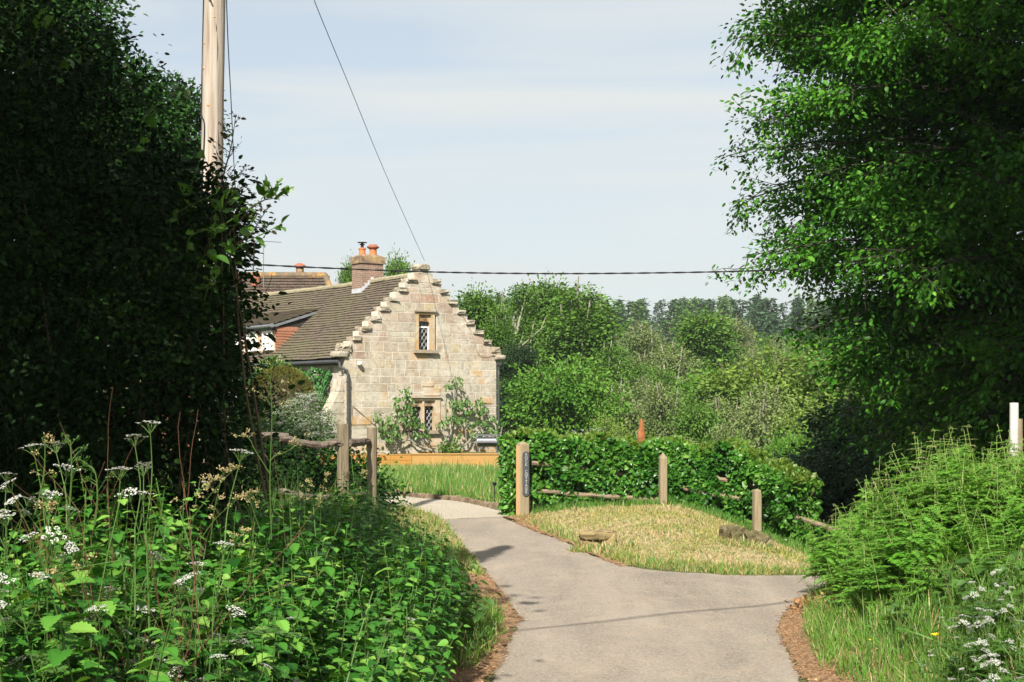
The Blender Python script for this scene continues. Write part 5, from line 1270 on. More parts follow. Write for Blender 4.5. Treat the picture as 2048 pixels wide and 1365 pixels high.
# lawn with long grass and buttercups
LAWN = [(-8, 33.8), (-2.9, 31.4), (-1.6, 29.5), (-.6, 27.8), (.0, 26.6), (.15, 44), (-.3, 45.0), (-9, 44.5)]
grass('long_lawn_grass', [p for p in LAWN if p[1] < 40] + [(.1, 39.5), (-8.5, 39.5)], 46000, .24, .35, .009, [M['lawn'], M['straw'], M['dry']], 86, 'long sunlit lawn grass between the gravel drive and the timber edging', lean=.3, curl=.7, clump=.2, matw=[.86, .05, .09])
grass('far_lawn_grass', [(.12, 39.5), (.15, 45), (-9, 45), (-8.6, 39.5)], 20000, .13, .35, .012, [M['lawn'], M['straw'], M['dry']], 96, 'paler seeding grass close under the timber edging wall', lean=.3, curl=.7, clump=.2, matw=[.5, .2, .3])
def build_lawn_bits():
    rng = np.random.default_rng(87)
    proto = None
    for i in range(46):
        px = rng.uniform(880, 1000) if rng.random() < .75 else rng.uniform(780, 1000); py = rng.uniform(915, 960) if i > 9 else rng.uniform(968, 985)
        if i <= 9: px = rng.uniform(870, 892)
        d = float(np.interp(py, [905, 935, 960, 985], [44, 40, 35, 31.5])); q = P(px, py, d)
        if proto is None:
            a = Acc(); tube(a, [(0, 0, -.3), (0, 0, 0)], .004, 3, 1)
            for t in range(6): az = t * pi / 3; a.inst(RH * [1, 1.5, 1], RHF, frames(np.array([[cos(az), sin(az), .5]]), np.array([[0, 0, 1.]]), np.array([.026])), np.zeros((1, 3)), 0)
            a.inst(RH * [1, 1.2, 1], RHF, frames(np.array([[1, 0, .1]]), np.array([[0, -1., .3]]), np.array([.04])), np.array([[-.02, -.01, 0]]), 0)
            proto = a.build('buttercup', [M['yellow'], M['stem']]); tag(proto, 'yellow buttercup in the long lawn grass before the cottage', 'wildflower', 'buttercups in the lawn'); proto.location = q
        else: o = proto.copy(); C.objects.link(o); o.location = q; o.rotation_euler = (0, 0, rng.uniform(0, 6))
    # rough edging stones along the gravel
    o = thing('edging_kerb', 'low row of earthy edging stones between gravel and lawn', 'kerb', (-2, 30, .25)); a = Acc()
    line = curve([(-7, 33.6, 0), (-4.2, 32.3, 0), (-2.9, 31.3, 0), (-1.6, 29.4, 0), (-.6, 27.7, 0), (-.05, 26.3, 0), (.05, 25.5, 0)], 52)
    for i in range(51):
        m = (line[i] + line[i + 1]) / 2; an = math.atan2(*(line[i + 1] - line[i])[[1, 0]]); stone(a, (m[0], m[1], float(g(m[0], m[1])) + .02), (.21, .12, .15 + rng.uniform(-.02, .04)), 1000 + i, rotz=an, e=.35)
    a.build('stones', M['kerb'], o)
    # timber edging wall under the cottage
    D = 45.2; l = P(640, 912, D); m_ = P(823, 911, D); r = P(1012, 909, D)
    o = thing('timber_edging_wall', 'low orange timber retaining wall below the cottage gable', 'garden wall', (l[0], D, .1))
    a = Acc(); box(a, m_[0] + .004, r[0] + .5, D, D + .12, -.1, m_[2] + .02)
    box(a, m_[0] + .004, r[0] + .5, D - .03, D + .17, m_[2] + .022, m_[2] + .06); a.build('boards', M['sleeper'], o)
    a = Acc()
    for k in range(4): box(a, l[0], m_[0], D - .03 - .004 * (k % 2), D + .10, -.1 + k * .16, -.1 + k * .16 + .152)
    box(a, l[0], m_[0], D - .04, D + .14, .545, m_[2] + .03)
    a.build('boards', M['sleeper_d'], o)['label'] = 'darker orange boards at the left end'
    tag(sheet('terrace', [(-8, 45.3), (1.0, 45.3), (1.2, 53), (-8, 52)], M['ground'], .25, .25, 0))
    # small black garden light in the grass
    q = P(989, 985, 27.6); gz = float(g(q[0], q[1])); o = thing('garden_light', 'small black spike light in the grass beside the hedge end', 'garden light', (q[0], q[1], gz))
    a = Acc(); t = P(989, 967, 27.6)[2]; tube(a, [(q[0], q[1], gz - .05), (q[0], q[1], t - .03)], .012, 6); a.build('spike', M['blackmetal'], o)
    a = Acc(); lathe(a, (q[0], q[1], t - .05), [(.02, 0), (.045, .05), (.06, .055), (.03, .075)], 10); a.build('lamp_head', M['blackmetal'], o)
    # stump and rock on the mound
    def onz(px, py, d): q = P(px, py, d); return q[0], q[1], float(g(q[0], q[1]))
    x, y, z = onz(1200, 1090, 20.9); o = thing('tree_stump', 'low sawn stump with a mossy overhanging top on the grass mound', 'tree stump', (x, y, z)); a = Acc()
    stone(a, (x - .03, y + .05, z + .19), (.54, .42, .13), 71, e=.6, rough=.13); stone(a, (x + .13, y + .02, z + .08), (.24, .30, .30), 72, e=.55, rough=.13); stone(a, (x - .14, y + .08, z + .06), (.28, .30, .24), 74, e=.6, rough=.13); a.build('stump', M['stump'], o, smooth=True)
    x, y, z = onz(1510, 1120, 20.3); o = thing('mossy_rock', 'dark mossy rock outcrop half buried in the right of the mound', 'rock', (x, y, z)); a = Acc()
    for i, (dx, dy, dz, s) in enumerate(((0, 0, .06, .36), (-.18, .12, .12, .34), (.14, .03, .03, .28), (-.32, .25, .16, .30), (.02, -.06, 0, .28))): stone(a, (x + dx, y + dy, z + dz), (s, s * .9, s * .75), 81 + i, e=.75, rough=.13)
    a.build('rock', M['rock'], o, smooth=False)
    for (cx_, cy_, sd_, lb) in ((1.28, 20.7, 301, 'unmown tufts growing round the sawn stump'), (3.4, 20.05, 302, 'unmown brownish tufts growing round the mossy rock')):
        grass('grass_tufts', [(cx_ - .45, cy_ - .18), (cx_ + .5, cy_ - .22), (cx_ + .55, cy_ + .1), (cx_ + .3, cy_ + .06), (cx_ - .4, cy_ + .1)], 420, .11, .3, .010, [M['dry'], M['lawn']], sd_, lb, lean=.5, curl=1, matw=[.6, .4])
build_lawn_bits()

# ------------------------------------------------------------------ fences, sign post, hedge
def rail(a, p, q, r, rng, mi=0, sag=0, n=14):
    p, q = np.asarray(p, float), np.asarray(q, float); t = np.linspace(0, 1, n)[:, None]; c = p + (q - p) * t + rng.normal(0, .008, (n, 3)); c[:, 2] -= sag * np.sin(pi * t[:, 0])
    tube(a, c, r * (1 + rng.normal(0, .05, n)), 8, mi, wob=.07, rng=rng)
def peg_post(a, x, y, z0, z1, w, d, rz, rng, point=0, mi=0, round_=False, chamf=.012):
    """squared post with worn top; point > 0 gives a pointed top"""
    ca, sa = cos(rz), sin(rz); V = []
    prof = [(z0, 1), (z0 + (z1 - z0) * .33, 1), (z0 + (z1 - z0) * .66, 1), (z1 - point - .015, 1), (z1 - point, .96)]
    for z, s in prof:
        for sx, sy in ((-1, -1), (1, -1), (1, 1), (-1, 1)):
            for k in (0, 1):
                ux = sx * (w / 2 * s - (chamf if (k == 1) == (sx * sy > 0) else 0)); uy = sy * (d / 2 * s - (chamf if (k == 0) == (sx * sy > 0) else 0))
                V.append((x + ux * ca - uy * sa + rng.normal(0, .0015), y + ux * sa + uy * ca + rng.normal(0, .0015), z))
    if point:
        for i in range(8):
            b = V[-8 + i] if i == 0 else V[len(prof) * 8 - 8 + i]
        base = V[-8:]
        V += [(x + (bx - x) * .12, y + (by_ - y) * .12, z1) for bx, by_, _ in base]
    k = len(V) // 8
    Fs = [(i * 8 + j, i * 8 + (j + 1) % 8, (i + 1) * 8 + (j + 1) % 8, (i + 1) * 8 + j) for i in range(k - 1) for j in range(8)] + [tuple(range(8))[::-1], tuple((k - 1) * 8 + j for j in range(8))]
    a.add(V, Fs, mi)

def build_fences():
    rng = np.random.default_rng(91)
    # left split rail fence
    D1, D2 = 20.6, 21.6
    a1 = P(686, 848, D1); a2 = P(744, 855, D2); o = thing('split_rail_fence', 'rustic split rail fence of sagging grey rails above the nettles on the left', 'fence', (a1[0], a1[1], float(g(a1[0], a1[1]))))
    a = Acc(); x, y = a1[:2]; gz = float(g(x, y)); peg_post(a, x, y, gz - .1, a1[2], .145, .12, R(28), rng); a.build('post', M['post_dark'], o)
    a = Acc(); x2, y2 = a2[:2]; gz2 = float(g(x2, y2)); rr = .075; tube(a, [(x2, y2, gz2 - .1), (x2, y2, gz2 + .6), (x2, y2, a2[2] - .01), (x2, y2, a2[2])], [rr, rr, rr, rr * .93], 12); a.build('post', M['post_dark'], o)
    p0 = P(420, 866, 19.6); p1 = P(560, 873, 20.0)
    for nm, dz in (('upper', 0), ('lower', .78)):
        a = Acc(); e = P(688, 886, D1) - [0, 0, dz]; e2 = P(742, 885, D2) - [0, 0, dz]
        if dz == 0: rail(a, P(330, 855, 19.2), P(575, 872, 20.1), .048, rng, sag=.03); a.build('rail', M['rail'], o); a = Acc(); rail(a, P(560, 876, 20.0), e, .052, rng, sag=.05); a.build('rail', M['rail'], o); a = Acc()
        else: rail(a, P(560, 873, 20.0) - [0, 0, dz], e, .055, rng, sag=.05); a.build('rail', M['rail'], o); a = Acc()
        rail(a, e + [.06, 0, 0], e2 + [-.02, 0, 0], .058 if dz == 0 else .05, rng, n=8); a.build('rail', M['rail'], o)
    # fence in front of the beech hedge
    sx, sy = .19, 25.15; sgz = float(g(sx, sy)); o = thing('sign_post', 'stout pale oak gatepost with pointed top bearing a slate house name', 'post', (sx, sy, sgz)); top = P(1043, 883, sy)[2]
    a = Acc(); w_ = .185
    rz = R(27); peg_post(a, sx, sy, sgz - .15, top, w_, .175, rz, rng, point=.05, chamf=.015); ps = a.build('post_body', [M['post']], o)
    # fresh sawn left face
    a = Acc(); ca, sa = cos(rz), sin(rz); f = lambda u, v, z: (sx + u * ca - v * sa, sy + u * sa + v * ca, z)
    h = w_ / 2 + .003
    a.add([f(-h, -.075, sgz - .1), f(-h, .075, sgz - .1), f(-h, .075, top - .07), f(-h, -.075, top - .07)], [(0, 3, 2, 1)]); a.build('sawn_face', M['post_new'], o)
    a = Acc(); zt, zb = P(1043, 903, sy)[2], P(1043, 992, sy)[2]; v0 = -.175 / 2 - .003; pw = .064; r2 = .05; pts = []
    rg = np.random.default_rng(5)
    for t in np.linspace(0, pi, 9): pts.append((pw * cos(t), zt - r2 + r2 * sin(t)))
    for z in np.linspace(zt - r2, zb + r2, 12)[1:-1]: pts.append((-pw + rg.normal(0, .0025), z))
    for t in np.linspace(pi, 2 * pi, 9): pts.append((pw * cos(t), zb + r2 + r2 * sin(t)))
    for z in np.linspace(zb + r2, zt - r2, 12)[1:-1]: pts.append((pw + rg.normal(0, .0025), z))
    k = len(pts); V = [f(u + .012, v0, z) for u, z in pts] + [f(u * .95 + .012, v0 - .018, z) for u, z in pts]
    a.add(V, [tuple(range(k)), tuple(range(k, 2 * k))[::-1]] + [(i, (i + 1) % k, (i + 1) % k + k, i + k) for i in range(k)]); sg = a.build('slate_sign', M['slate'], o)
    # the letters, one below the other
    txt = "ROCK COTTAGE"; zc = zt - .055; stp = (zt - zb - .11) / 11.3; A = Acc()
    for i, chh in enumerate(txt):
        if chh != ' ':
            cu = bpy.data.curves.new('t', 'FONT'); cu.body = chh; cu.size = stp * 1.22; cu.align_x = 'CENTER'; cu.align_y = 'CENTER'; cu.extrude = 0; cu.offset = .0012
            to = bpy.data.objects.new('t', cu); C.objects.link(to); dg = bpy.context.evaluated_depsgraph_get(); me = bpy.data.meshes.new_from_object(to.evaluated_get(dg))
            V = [f(v.co.x + .012, v0 - .0215, zc + v.co.y) for v in me.vertices]; A.add(V, [tuple(p.vertices) for p in me.polygons])
            bpy.data.objects.remove(to); bpy.data.curves.remove(cu)
        zc -= stp
    A.build('lettering', M['letter'], sg)
    o = thing('hedge_fence', 'post and rail fence half swallowed by the clipped hedge, running down to the right', 'fence', (2.7, 25.5, float(g(2.7, 25.5))))
    p2 = P(1326, 912, 25.5); p3 = P(1514, 985, 24.6)
    for (px, py, d, pt) in ((1326, 906, 25.2, .09), (1514, 978, 24.3, .03)):
        q = P(px, py, d); a = Acc(); peg_post(a, q[0], q[1], float(g(q[0], q[1])) - .2, q[2], .13, .13, R(12), rng, point=pt); a.build('post', M['post'], o)
    for pts in ([(1062, 925, 25.25), (1330, 955, 25.6)], [(1060, 980, 25.34), (1330, 1000, 25.40)], [(1322, 925, 25.6), (1516, 975, 24.8)], [(1322, 966, 25.52), (1516, 1003, 24.72)], [(1510, 1003, 24.62), (1690, 1065, 23.7)]):
        a = Acc(); rail(a, P(*pts[0]), P(*pts[1]), .042, rng, sag=.02); a.build('rail', M['rail_mid'], o)
build_fences()

def build_hedge():
    rng = np.random.default_rng(95); o = thing('beech_hedge', 'clipped glossy green beech hedge behind the rail fence', 'hedge', (2.2, 26.3, .1))
    # centre line with its top height; thickness .55
    xs = np.array([.06, .6, 1.6, 2.8, 3.9, 4.6, 4.95]); ys = np.array([25.75, 25.65, 25.72, 25.78, 25.3, 24.75, 24.1])
    topz = np.array([P(1020, 872, 26.1)[2], P(1100, 870, 26.1)[2], P(1200, 880, 26.2)[2], P(1320, 888, 26.2)[2], P(1440, 893, 25.6)[2], P(1530, 925, 24.8)[2], P(1575, 965, 24.2)[2]])
    s = np.concatenate([[0], np.cumsum(np.hypot(np.diff(xs), np.diff(ys)))]); n = 52000
    t = rng.uniform(0, s[-1], n); cx = np.interp(t, s, xs); cy = np.interp(t, s, ys); tz = np.interp(t, s, topz) + .05 * np.sin(t * 5) + .03 * np.sin(t * 13)
    th = .34; gz = g(cx, cy); dirx = np.interp(t, s, np.gradient(xs, s)); diry = np.interp(t, s, np.gradient(ys, s)); nx_, ny_ = diry, -dirx
    face = rng.random(n); u = np.zeros(n); z = np.zeros(n); N_ = np.zeros((n, 3))
    f1 = face < .62; f2 = (face >= .62) & (face < .92); f3 = face >= .92
    hh = rng.random(n) ** .75; z = gz + .12 + (tz - gz - .12) * hh
    bulge = 1 + .10 * np.sin(t * 3.3 + z * 4) + .08 * np.sin(t * 9 + z * 7)
    u = np.where(f1, th * bulge - np.abs(rng.normal(0, .07, n)) + .10 * (np.sin(t * 2.1 + z * 3) > .1), u); N_[f1] = np.stack([nx_[f1], ny_[f1], np.full(f1.sum(), .45)], 1)
    u = np.where(f2, rng.uniform(-th, th, n), u); z = np.where(f2, tz - np.abs(rng.normal(0, .05, n)) - .1 * (u / th) ** 4, z); N_[f2] = [0, -.1, 1]
    u = np.where(f3, -th + np.abs(rng.normal(0, .05, n)), u); N_[f3] = np.stack([-nx_[f3], -ny_[f3], np.full(f3.sum(), .3)], 1)
    dent = np.sin(t * 6.3 + z * 5) * np.sin(t * 2.9 - z * 8 + 1) + .4 * np.sin(t * 15 + z * 13); u = np.where(f1 & (dent > .38), u - .20, u)
    px = cx + nx_ * u; py = cy + ny_ * u
    # left end, rounded and reaching nearer the ground
    e = rng.random(n) < .09; an = rng.uniform(pi * .5, pi * 1.6, n); px = np.where(e, xs[0] + .16 + .36 * np.cos(an), px); py = np.where(e, ys[0] - .1 + .5 * np.sin(an), py); z = np.where(e, gz + (topz[0] - gz) * rng.random(n) - .02, z); N_[e] = np.stack([np.cos(an[e]), np.sin(an[e]), np.full(e.sum(), .4)], 1)
    # thin the part below the rails where twigs and shade show
    keep = ~(f1 & ~e & (z < gz + .42) & (rng.random(n) < .68)); keep &= ~((np.abs(px - .19) < .17) & (py < 25.5)) & ~((np.abs(px - 2.67) < .10) & (py < 25.35)); p = np.stack([px, py, z], 1)[keep]; N_ = norm(N_[keep]); m = len(p); tipm = (f2[keep] & (rng.random(m) < .8))
    ax = norm(rng.normal(0, .55, (m, 3)) + N_ * .5 + [0, 0, -.45]); nr = norm(N_ + rng.normal(0, .42, (m, 3))); sz = .10 * np.exp(rng.normal(0, .25, m))
    a = Acc(); a.inst(OV, OVF, frames(ax[~tipm], nr[~tipm], sz[~tipm]), p[~tipm]); a.build('foliage', M['hedge'], o)
    a = Acc(); k = tipm; ax2 = norm(rng.normal(0, .5, (k.sum(), 3)) + [0, 0, .8]); a.inst(OV, OVF, frames(ax2, nr[k], sz[k] * .8), p[k] + [0, 0, .02]); a.build('young_tips', M['hedge_tip'], o)
    # inner wood and shaded inner leaves
    q = rng.uniform(0, s[-1], 14000); cx = np.interp(q, s, xs); cy = np.interp(q, s, ys); tz = np.interp(q, s, topz); gz = g(cx, cy); hz = gz + .5 + (tz - gz - .58) * rng.random(len(q)) ** .8
    pp = np.stack([cx + rng.normal(0, .10, len(q)), cy + rng.uniform(-.12, .22, len(q)), hz], 1); a = Acc(); a.inst(RH, RHF, frames(rng.normal(0, 1, pp.shape), rng.normal(0, 1, pp.shape), np.full(len(q), .10)), pp); a.build('inner_foliage', M['hedge'], o)
    a = Acc()
    for i in range(70):
        t0 = rng.uniform(0, s[-1]); x, y = np.interp(t0, s, xs), np.interp(t0, s, ys); gz_ = float(g(x, y)); h = np.interp(t0, s, topz) - gz_
        b0 = np.array([x, y, gz_ - .05]); tube(a, curve([b0, b0 + [rng.normal(0, .06), rng.normal(0, .06), h * .5], b0 + [rng.normal(0, .2), rng.normal(0, .2), h * .92]], 6), np.linspace(.016, .005, 6), 4, cap=False)
    a.build('stems', M['bark'], o)
    # fern-like weeds and grass growing out at the lower right, under the fence
    q = scatter_in([(3.8, 25.7), (4.9, 24.8), (6.2, 23.4), (8, 21.4), (10, 22), (7.5, 26), (4.5, 27.5)], 600, rng)
    wv = [freeze(weed(rng, .5, .11, 14)), freeze(frond(rng, .5, .5))]
    scatter_plants('undergrowth', [wv[0]], q, rng.uniform(.8, 1.6, len(q)), [M['oak'], M['stem']], rng, 'dark shaded undergrowth below the fence on the right', 'undergrowth')
build_hedge()

# ------------------------------------------------------------------ pole, wires
def build_pole():
    rng = np.random.default_rng(101); D = 18.5; q = P(420, 500, D); x, y = q[0], q[1]; gz = float(g(x, y)); o = thing('telegraph_pole', 'tall pale weathered wooden telegraph pole rising out of the left hedge', 'telegraph pole', (x, y, gz))
    k = 26; z = np.linspace(gz - .2, 10.2, k); r = np.interp(z, [0, 7.6, 10.2], [.152, .137, .130]); a = Acc()
    tube(a, [(x + .018 * (zz - 4) , y, zz) for zz in z], r, 24, wob=.012, rng=rng); a.build('shaft', M['pole'], o, smooth=True)
    cx = lambda zz: x + .018 * (zz - 4)
    a = Acc()
    for (px, py, s) in ((413, 90, .03), (410, 140, .035), (422, 215, .04), (433, 40, .025), (428, 330, .03)):
        zz = P(px, py, D)[2]; u = (P(px, py, D)[0] - cx(zz)); rr = float(np.interp(zz, z, r)); u = np.clip(u, -.1, .1); stone(a, (cx(zz) + u, y - math.sqrt(max(.001, rr * rr - u * u)) + .006, zz), (s * 1.3, .024, s), int(px), e=.9)
    a.build('knot', M['knot'], o, smooth=True)
    a = Acc()
    for (px, py, L) in ((438, 100, .35), (439, 280, .3), (436, 60, .12)):
        p0, p1 = P(px, py - L / 2 * F / D, D), P(px + 1, py + L / 2 * F / D, D); u = p0[0] - cx(p0[2]); rr = .14; yy = y - math.sqrt(max(.001, rr * rr - u * u)) + .001
        tube(a, [(p0[0], yy, p0[2]), ((p0[0] + p1[0]) / 2 + .004, yy - .001, (p0[2] + p1[2]) / 2), (p1[0], yy, p1[2])], [.001, .005, .001], 4)
    a.build('drying_crack', M['bark'], o)
    # cable clipped down the side, wandering on to the front
    a = Acc(); pts = []
    for (px, py) in ((402, -150), (401, 60), (399, 130), (400, 215), (406, 235), (413, 252), (412, 300), (409, 345), (407, 420)):
        p = P(px, py, D); rr = float(np.interp(p[2], z, r)) + .008; u = np.clip(p[0] - cx(p[2]), -rr, rr); pts.append((cx(p[2]) + u, y - math.sqrt(max(0, rr * rr - u * u)), p[2]))
    tube(a, curve(pts, 30), .0095, 5); a.build('earth_cable', M['cable'], o)
    a = Acc(); p = P(424, 5, D); tube(a, [(p[0] - .02, y - .15, p[2] + .12), (p[0], y - .155, p[2])], .02, 6); tube(a, [(p[0] - .01, y - .13, p[2] + .02), (p[0] + .02, y - .24, p[2] + .0)], .012, 6); a.build('pole_step', M['blackmetal'], o)
    top = np.array([cx(9.9), y - .14, 9.9])
    # wires, each strung between real points
    def wire(name, label, pts, r, mat, n=40, twist=False):
        c = curve(pts, n); a = Acc()
        if twist:
            n2 = 500; c = curve(pts, n2); ph = np.linspace(0, 150, n2)
            for s_ in (0, pi): tube(a, c + np.stack([np.zeros(n2), np.sin(ph + s_) * r * .8, np.cos(ph + s_) * r * .8], 1), r, 4)
        else: tube(a, c, r, 5)
        return tag(a.build(name, M[mat]), label, 'wire')
    wire('overhead_cable', 'thick black twisted cable sagging across the view from the cottage roofs to the beech', [P(250, 508, 22.6), P(470, 527, 23), P(760, 541, 23.4), P(1000, 547, 23.6), P(1250, 547, 23.6), P(1540, 541, 23.4), P(1900, 524, 23)], .0085, 'cable', twist=True)
    e = P(849, 522, 51.7); s = P(628, 0, 26.0); wire('telephone_wire', 'thin blue grey wire slanting down through the sky to the gable top', [s + (s - e) * .12 + [0, 0, .2], s, P(700, 175, 32.5), P(770, 345, 40.5), e], .0078, 'wire')
    wire('telephone_wire', 'thin upright blue grey wire just right of the wooden pole', [P(450, -120, 18.8), P(455, 60, 20), P(462, 200, 22), P(470, 370, 25), P(476, 470, 28)], .008, 'wire')
    wire('telephone_wire', 'wire from the pole top passing high over the road, casting a thin shadow on it', [(-16, 1.5, 9.2), (-4.3, 4.8, 7.7), (-1.4, 6.2, 7.6), (6, 10.2, 8.2), (14, 14.5, 9.3)], .022, 'cable')
build_pole()

# ------------------------------------------------------------------ garden plants round the cottage, fixtures
def wp(px, py, off=.1):
    """a point off metres in front of the gable face seen at this pixel"""
    u, z = gab(px, py); x = HX + u * cos(TH) + off * sin(TH); y = HY + u * sin(TH) - off * cos(TH); return np.array([x, y, z])
def build_garden():
    rng = np.random.default_rng(111)
    b = wp(867, 925, .25); b[2] = .1; o = thing('wall_trained_tree', 'fruit tree trained in fans against the stone gable below its windows', 'tree', b); t = Acc(); a = Acc()
    arms = [([(867, 925), (866, 905), (849, 898), (828, 891), (815, 880), (799, 883), (778, 890), (765, 880)], .055), ([(815, 881), (811, 862), (806, 830), (806, 800), (800, 785)], .035), ([(778, 888), (764, 868), (752, 842), (748, 832)], .025), ([(846, 897), (838, 880), (835, 865), (828, 850)], .022),
            ([(867, 915), (874, 895), (887, 880), (893, 862), (900, 835), (898, 812)], .05), ([(900, 835), (903, 800), (906, 775), (905, 760)], .025), ([(875, 912), (895, 905), (912, 898), (929, 886), (940, 872), (957, 856), (975, 835)], .045), ([(929, 886), (925, 860), (932, 830), (945, 808)], .028), ([(893, 862), (885, 840), (884, 800), (886, 775)], .02), ([(799, 884), (790, 900), (778, 905)], .02)]
    for pts, r in arms:
        c = curve([wp(x, y, .16 + .05 * (i % 2)) for i, (x, y) in enumerate(pts)], 16); tube(t, c, np.linspace(r, r * .4, 16), 6, wob=.05, rng=rng)
    t.build('trunk', M['bark_pale'], o)
    cl = [(748, 832, 7, 10), (756, 850, 8, 8), (765, 838, 6, 8), (771, 833, 6, 6), (760, 866, 9, 7), (786, 800, 5, 7), (784, 812, 5, 7), (803, 782, 8, 9), (806, 795, 9, 9), (812, 806, 9, 9), (800, 818, 10, 9), (815, 825, 10, 10), (795, 835, 9, 8), (822, 840, 9, 9), (808, 845, 8, 7), (830, 850, 7, 8), (828, 865, 8, 7), (845, 868, 6, 8), (780, 850, 7, 7), (790, 870, 10, 6), (770, 878, 9, 6), (778, 862, 6, 6),
          (885, 770, 5, 7), (893, 772, 4, 5), (906, 757, 5, 8), (909, 770, 6, 9), (897, 805, 8, 8), (905, 815, 10, 9), (915, 808, 7, 6), (925, 803, 7, 6), (890, 832, 8, 8), (903, 838, 10, 8), (915, 840, 9, 9), (925, 825, 8, 8), (940, 812, 8, 9), (952, 805, 7, 7), (950, 825, 10, 9), (962, 818, 8, 9), (975, 835, 9, 8), (958, 842, 9, 9), (940, 848, 10, 8), (970, 858, 9, 7), (932, 868, 6, 7), (985, 850, 6, 8), (880, 845, 6, 6), (870, 850, 5, 5), (908, 872, 5, 6), (945, 868, 6, 5)]
    PP = []
    for (x, y, rx, ry) in cl:
        for _ in range(19 if rx > 6 else 12):
            PP.append(wp(x + rng.normal(0, rx * .55), y + rng.normal(0, ry * .55), rng.uniform(.12, .5)))
    PP = np.array(PP); n = len(PP); a.inst(OV * [1, .85, 1], OVF, frames(norm(rng.normal(0, .5, (n, 3)) + [0.1, -.3, -.75]), norm(rng.normal(0, .6, (n, 3)) + [-.3, -.9, .3]), .155 * np.exp(rng.normal(0, .2, n))), PP); a.build('leaves', M['fig'], o)
    c = wp(887, 900, .5); o = thing('small_bush', 'small bright green bush at the foot of the trained tree', 'bush', (c[0], c[1], .1)); a = Acc(); ell_leaves(a, [(c[0], c[1], c[2] - .12, .38, .3, .36)], 900, .09, rng, clump=.4); a.build('foliage', M['bigleaf'], o)
    a = Acc()
    for i in range(6): tube(a, [(c[0] + rng.normal(0, .05), c[1], .05), (c[0] + rng.normal(0, .2), c[1], c[2])], .01, 4)
    a.build('stems', M['stem'], o)
    # ivy on the side wall
    def sp_(v, z, off): return np.array([HX + (-off) * cos(TH) - v * sin(TH), HY - off * sin(TH) + v * cos(TH), z])
    o = thing('ivy', 'glossy green ivy covering the shaded side wall below the gutter', 'climbing plant', sp_(2.5, .1, .1)); a = Acc(); n = 5200
    v = rng.uniform(.7, 9, n); tz = 3.45 + .08 * np.sin(v * 4); z = tz - (tz - .2) * rng.random(n) ** 1.1; edge = .9 + np.interp(z, [0, 2, 3.5], [.9, .35, 0]); v = np.maximum(v, edge + rng.uniform(0, .2, n)); off = .05 + .22 * (.5 + .5 * np.sin(v * 3 + z * 4)) * rng.random(n) ** .4
    PP = np.array([sp_(v[i], z[i], off[i]) for i in range(n)]); out = np.array([-cos(TH), -sin(TH), .35])
    a.inst(OV * [1, 1.4, 1], OVF, frames(norm(rng.normal(0, .4, (n, 3)) + [0, 0, -.8]), norm(rng.normal(0, .45, (n, 3)) + out), .12 * np.exp(rng.normal(0, .2, n))), PP); a.build('leaves', M['ivy'], o)
    a = Acc()
    for i in range(14): v0 = rng.uniform(1.2, 8); tube(a, curve([sp_(v0, 0, .03), sp_(v0 + rng.normal(0, .3), 1.6, .04), sp_(v0 + rng.normal(0, .5), 3.2, .04)], 7), .018, 4)
    a.build('stems', M['bark'], o)
    # clipped yew dome
    D = 45; c = P(562, 805, D); rt = P(562, 733, D)[2]; o = thing('yew_dome', 'clipped olive green yew dome beside the ivy covered wall', 'topiary', (c[0], c[1], .1)); a = Acc(); n = 42000; d = norm(rng.normal(0, 1, (n, 3))); R3 = np.array([1.22, 1.2, rt - 1.7]); r = 1 - np.abs(rng.normal(0, .05, n)) + .02 * np.sin(d[:, 0] * 9) * np.sin(d[:, 2] * 8)
    cc = np.array([c[0], c[1], 1.7]); p = cc + d * R3 * r[:, None]; low = d[:, 2] < 0; p[low, 2] = 1.7 + d[low, 2] * 1.5
    a.inst(RH * [1, .5, 1], RHF, frames(norm(d + rng.normal(0, .5, (n, 3))), rng.normal(0, 1, (n, 3)), .075 * np.exp(rng.normal(0, .2, n))), p); a.build('foliage', M['yew'], o)
    a = Acc(); tube(a, [(c[0], c[1], 0), (c[0], c[1], 2.4)], [.16, .08], 8); V = []
    lathe(a, (c[0], c[1], .35), [(.75, 0), (1.0, .5), (1.08, 1.2), (1.0, 1.9), (.7, 2.45), (.3, 2.75), (.02, 2.82)], 18); a.build('trunk', M['bark'], o)
    # green shrub against the eave behind the dome
    c = P(545, 728, 47.5); o = thing('wall_shrub', 'fresh green shrub top showing between yew dome and gutter', 'shrub', (c[0], c[1], .1)); a = Acc(); ell_leaves(a, [(c[0], c[1], c[2] - .3, .5, .4, .45), (c[0] + .6, c[1], c[2] - .6, .5, .4, .4)], 2200, .09, rng); a.build('foliage', M['bigleaf'], o); a = Acc(); tube(a, [(c[0], c[1], 0), (c[0], c[1], c[2])], .05, 5); a.build('stems', M['bark'], o)
    # pale flowering bush by the buttress
    D = 40; o = thing('flowering_bush', 'loose bush frothing with tiny white flowers before the yew dome', 'bush', (P(610, 850, D)[0], D, .1)); e = []
    for (px, py, r, rz_) in ((610, 820, .5, .42), (570, 840, .45, .38), (640, 845, .42, .36), (600, 870, .7, .45), (555, 875, .5, .4), (655, 875, .4, .35), (625, 800, .25, .2)):
        q = P(px, py, D); e.append((q[0], q[1], q[2], r, r * .8, rz_))
    a = Acc(); cc = ell_leaves(a, e, 9000, .06, rng, shell=(.4, 1.05), clump=.6); a.build('foliage', M['elder'], o)
    a = Acc(); k = rng.choice(len(cc), 900); n = 900 * 13; p = np.repeat(cc[k] + [0, -.08, .07], 13, 0) + rng.normal(0, 1, (n, 3)) * [.07, .07, .014]
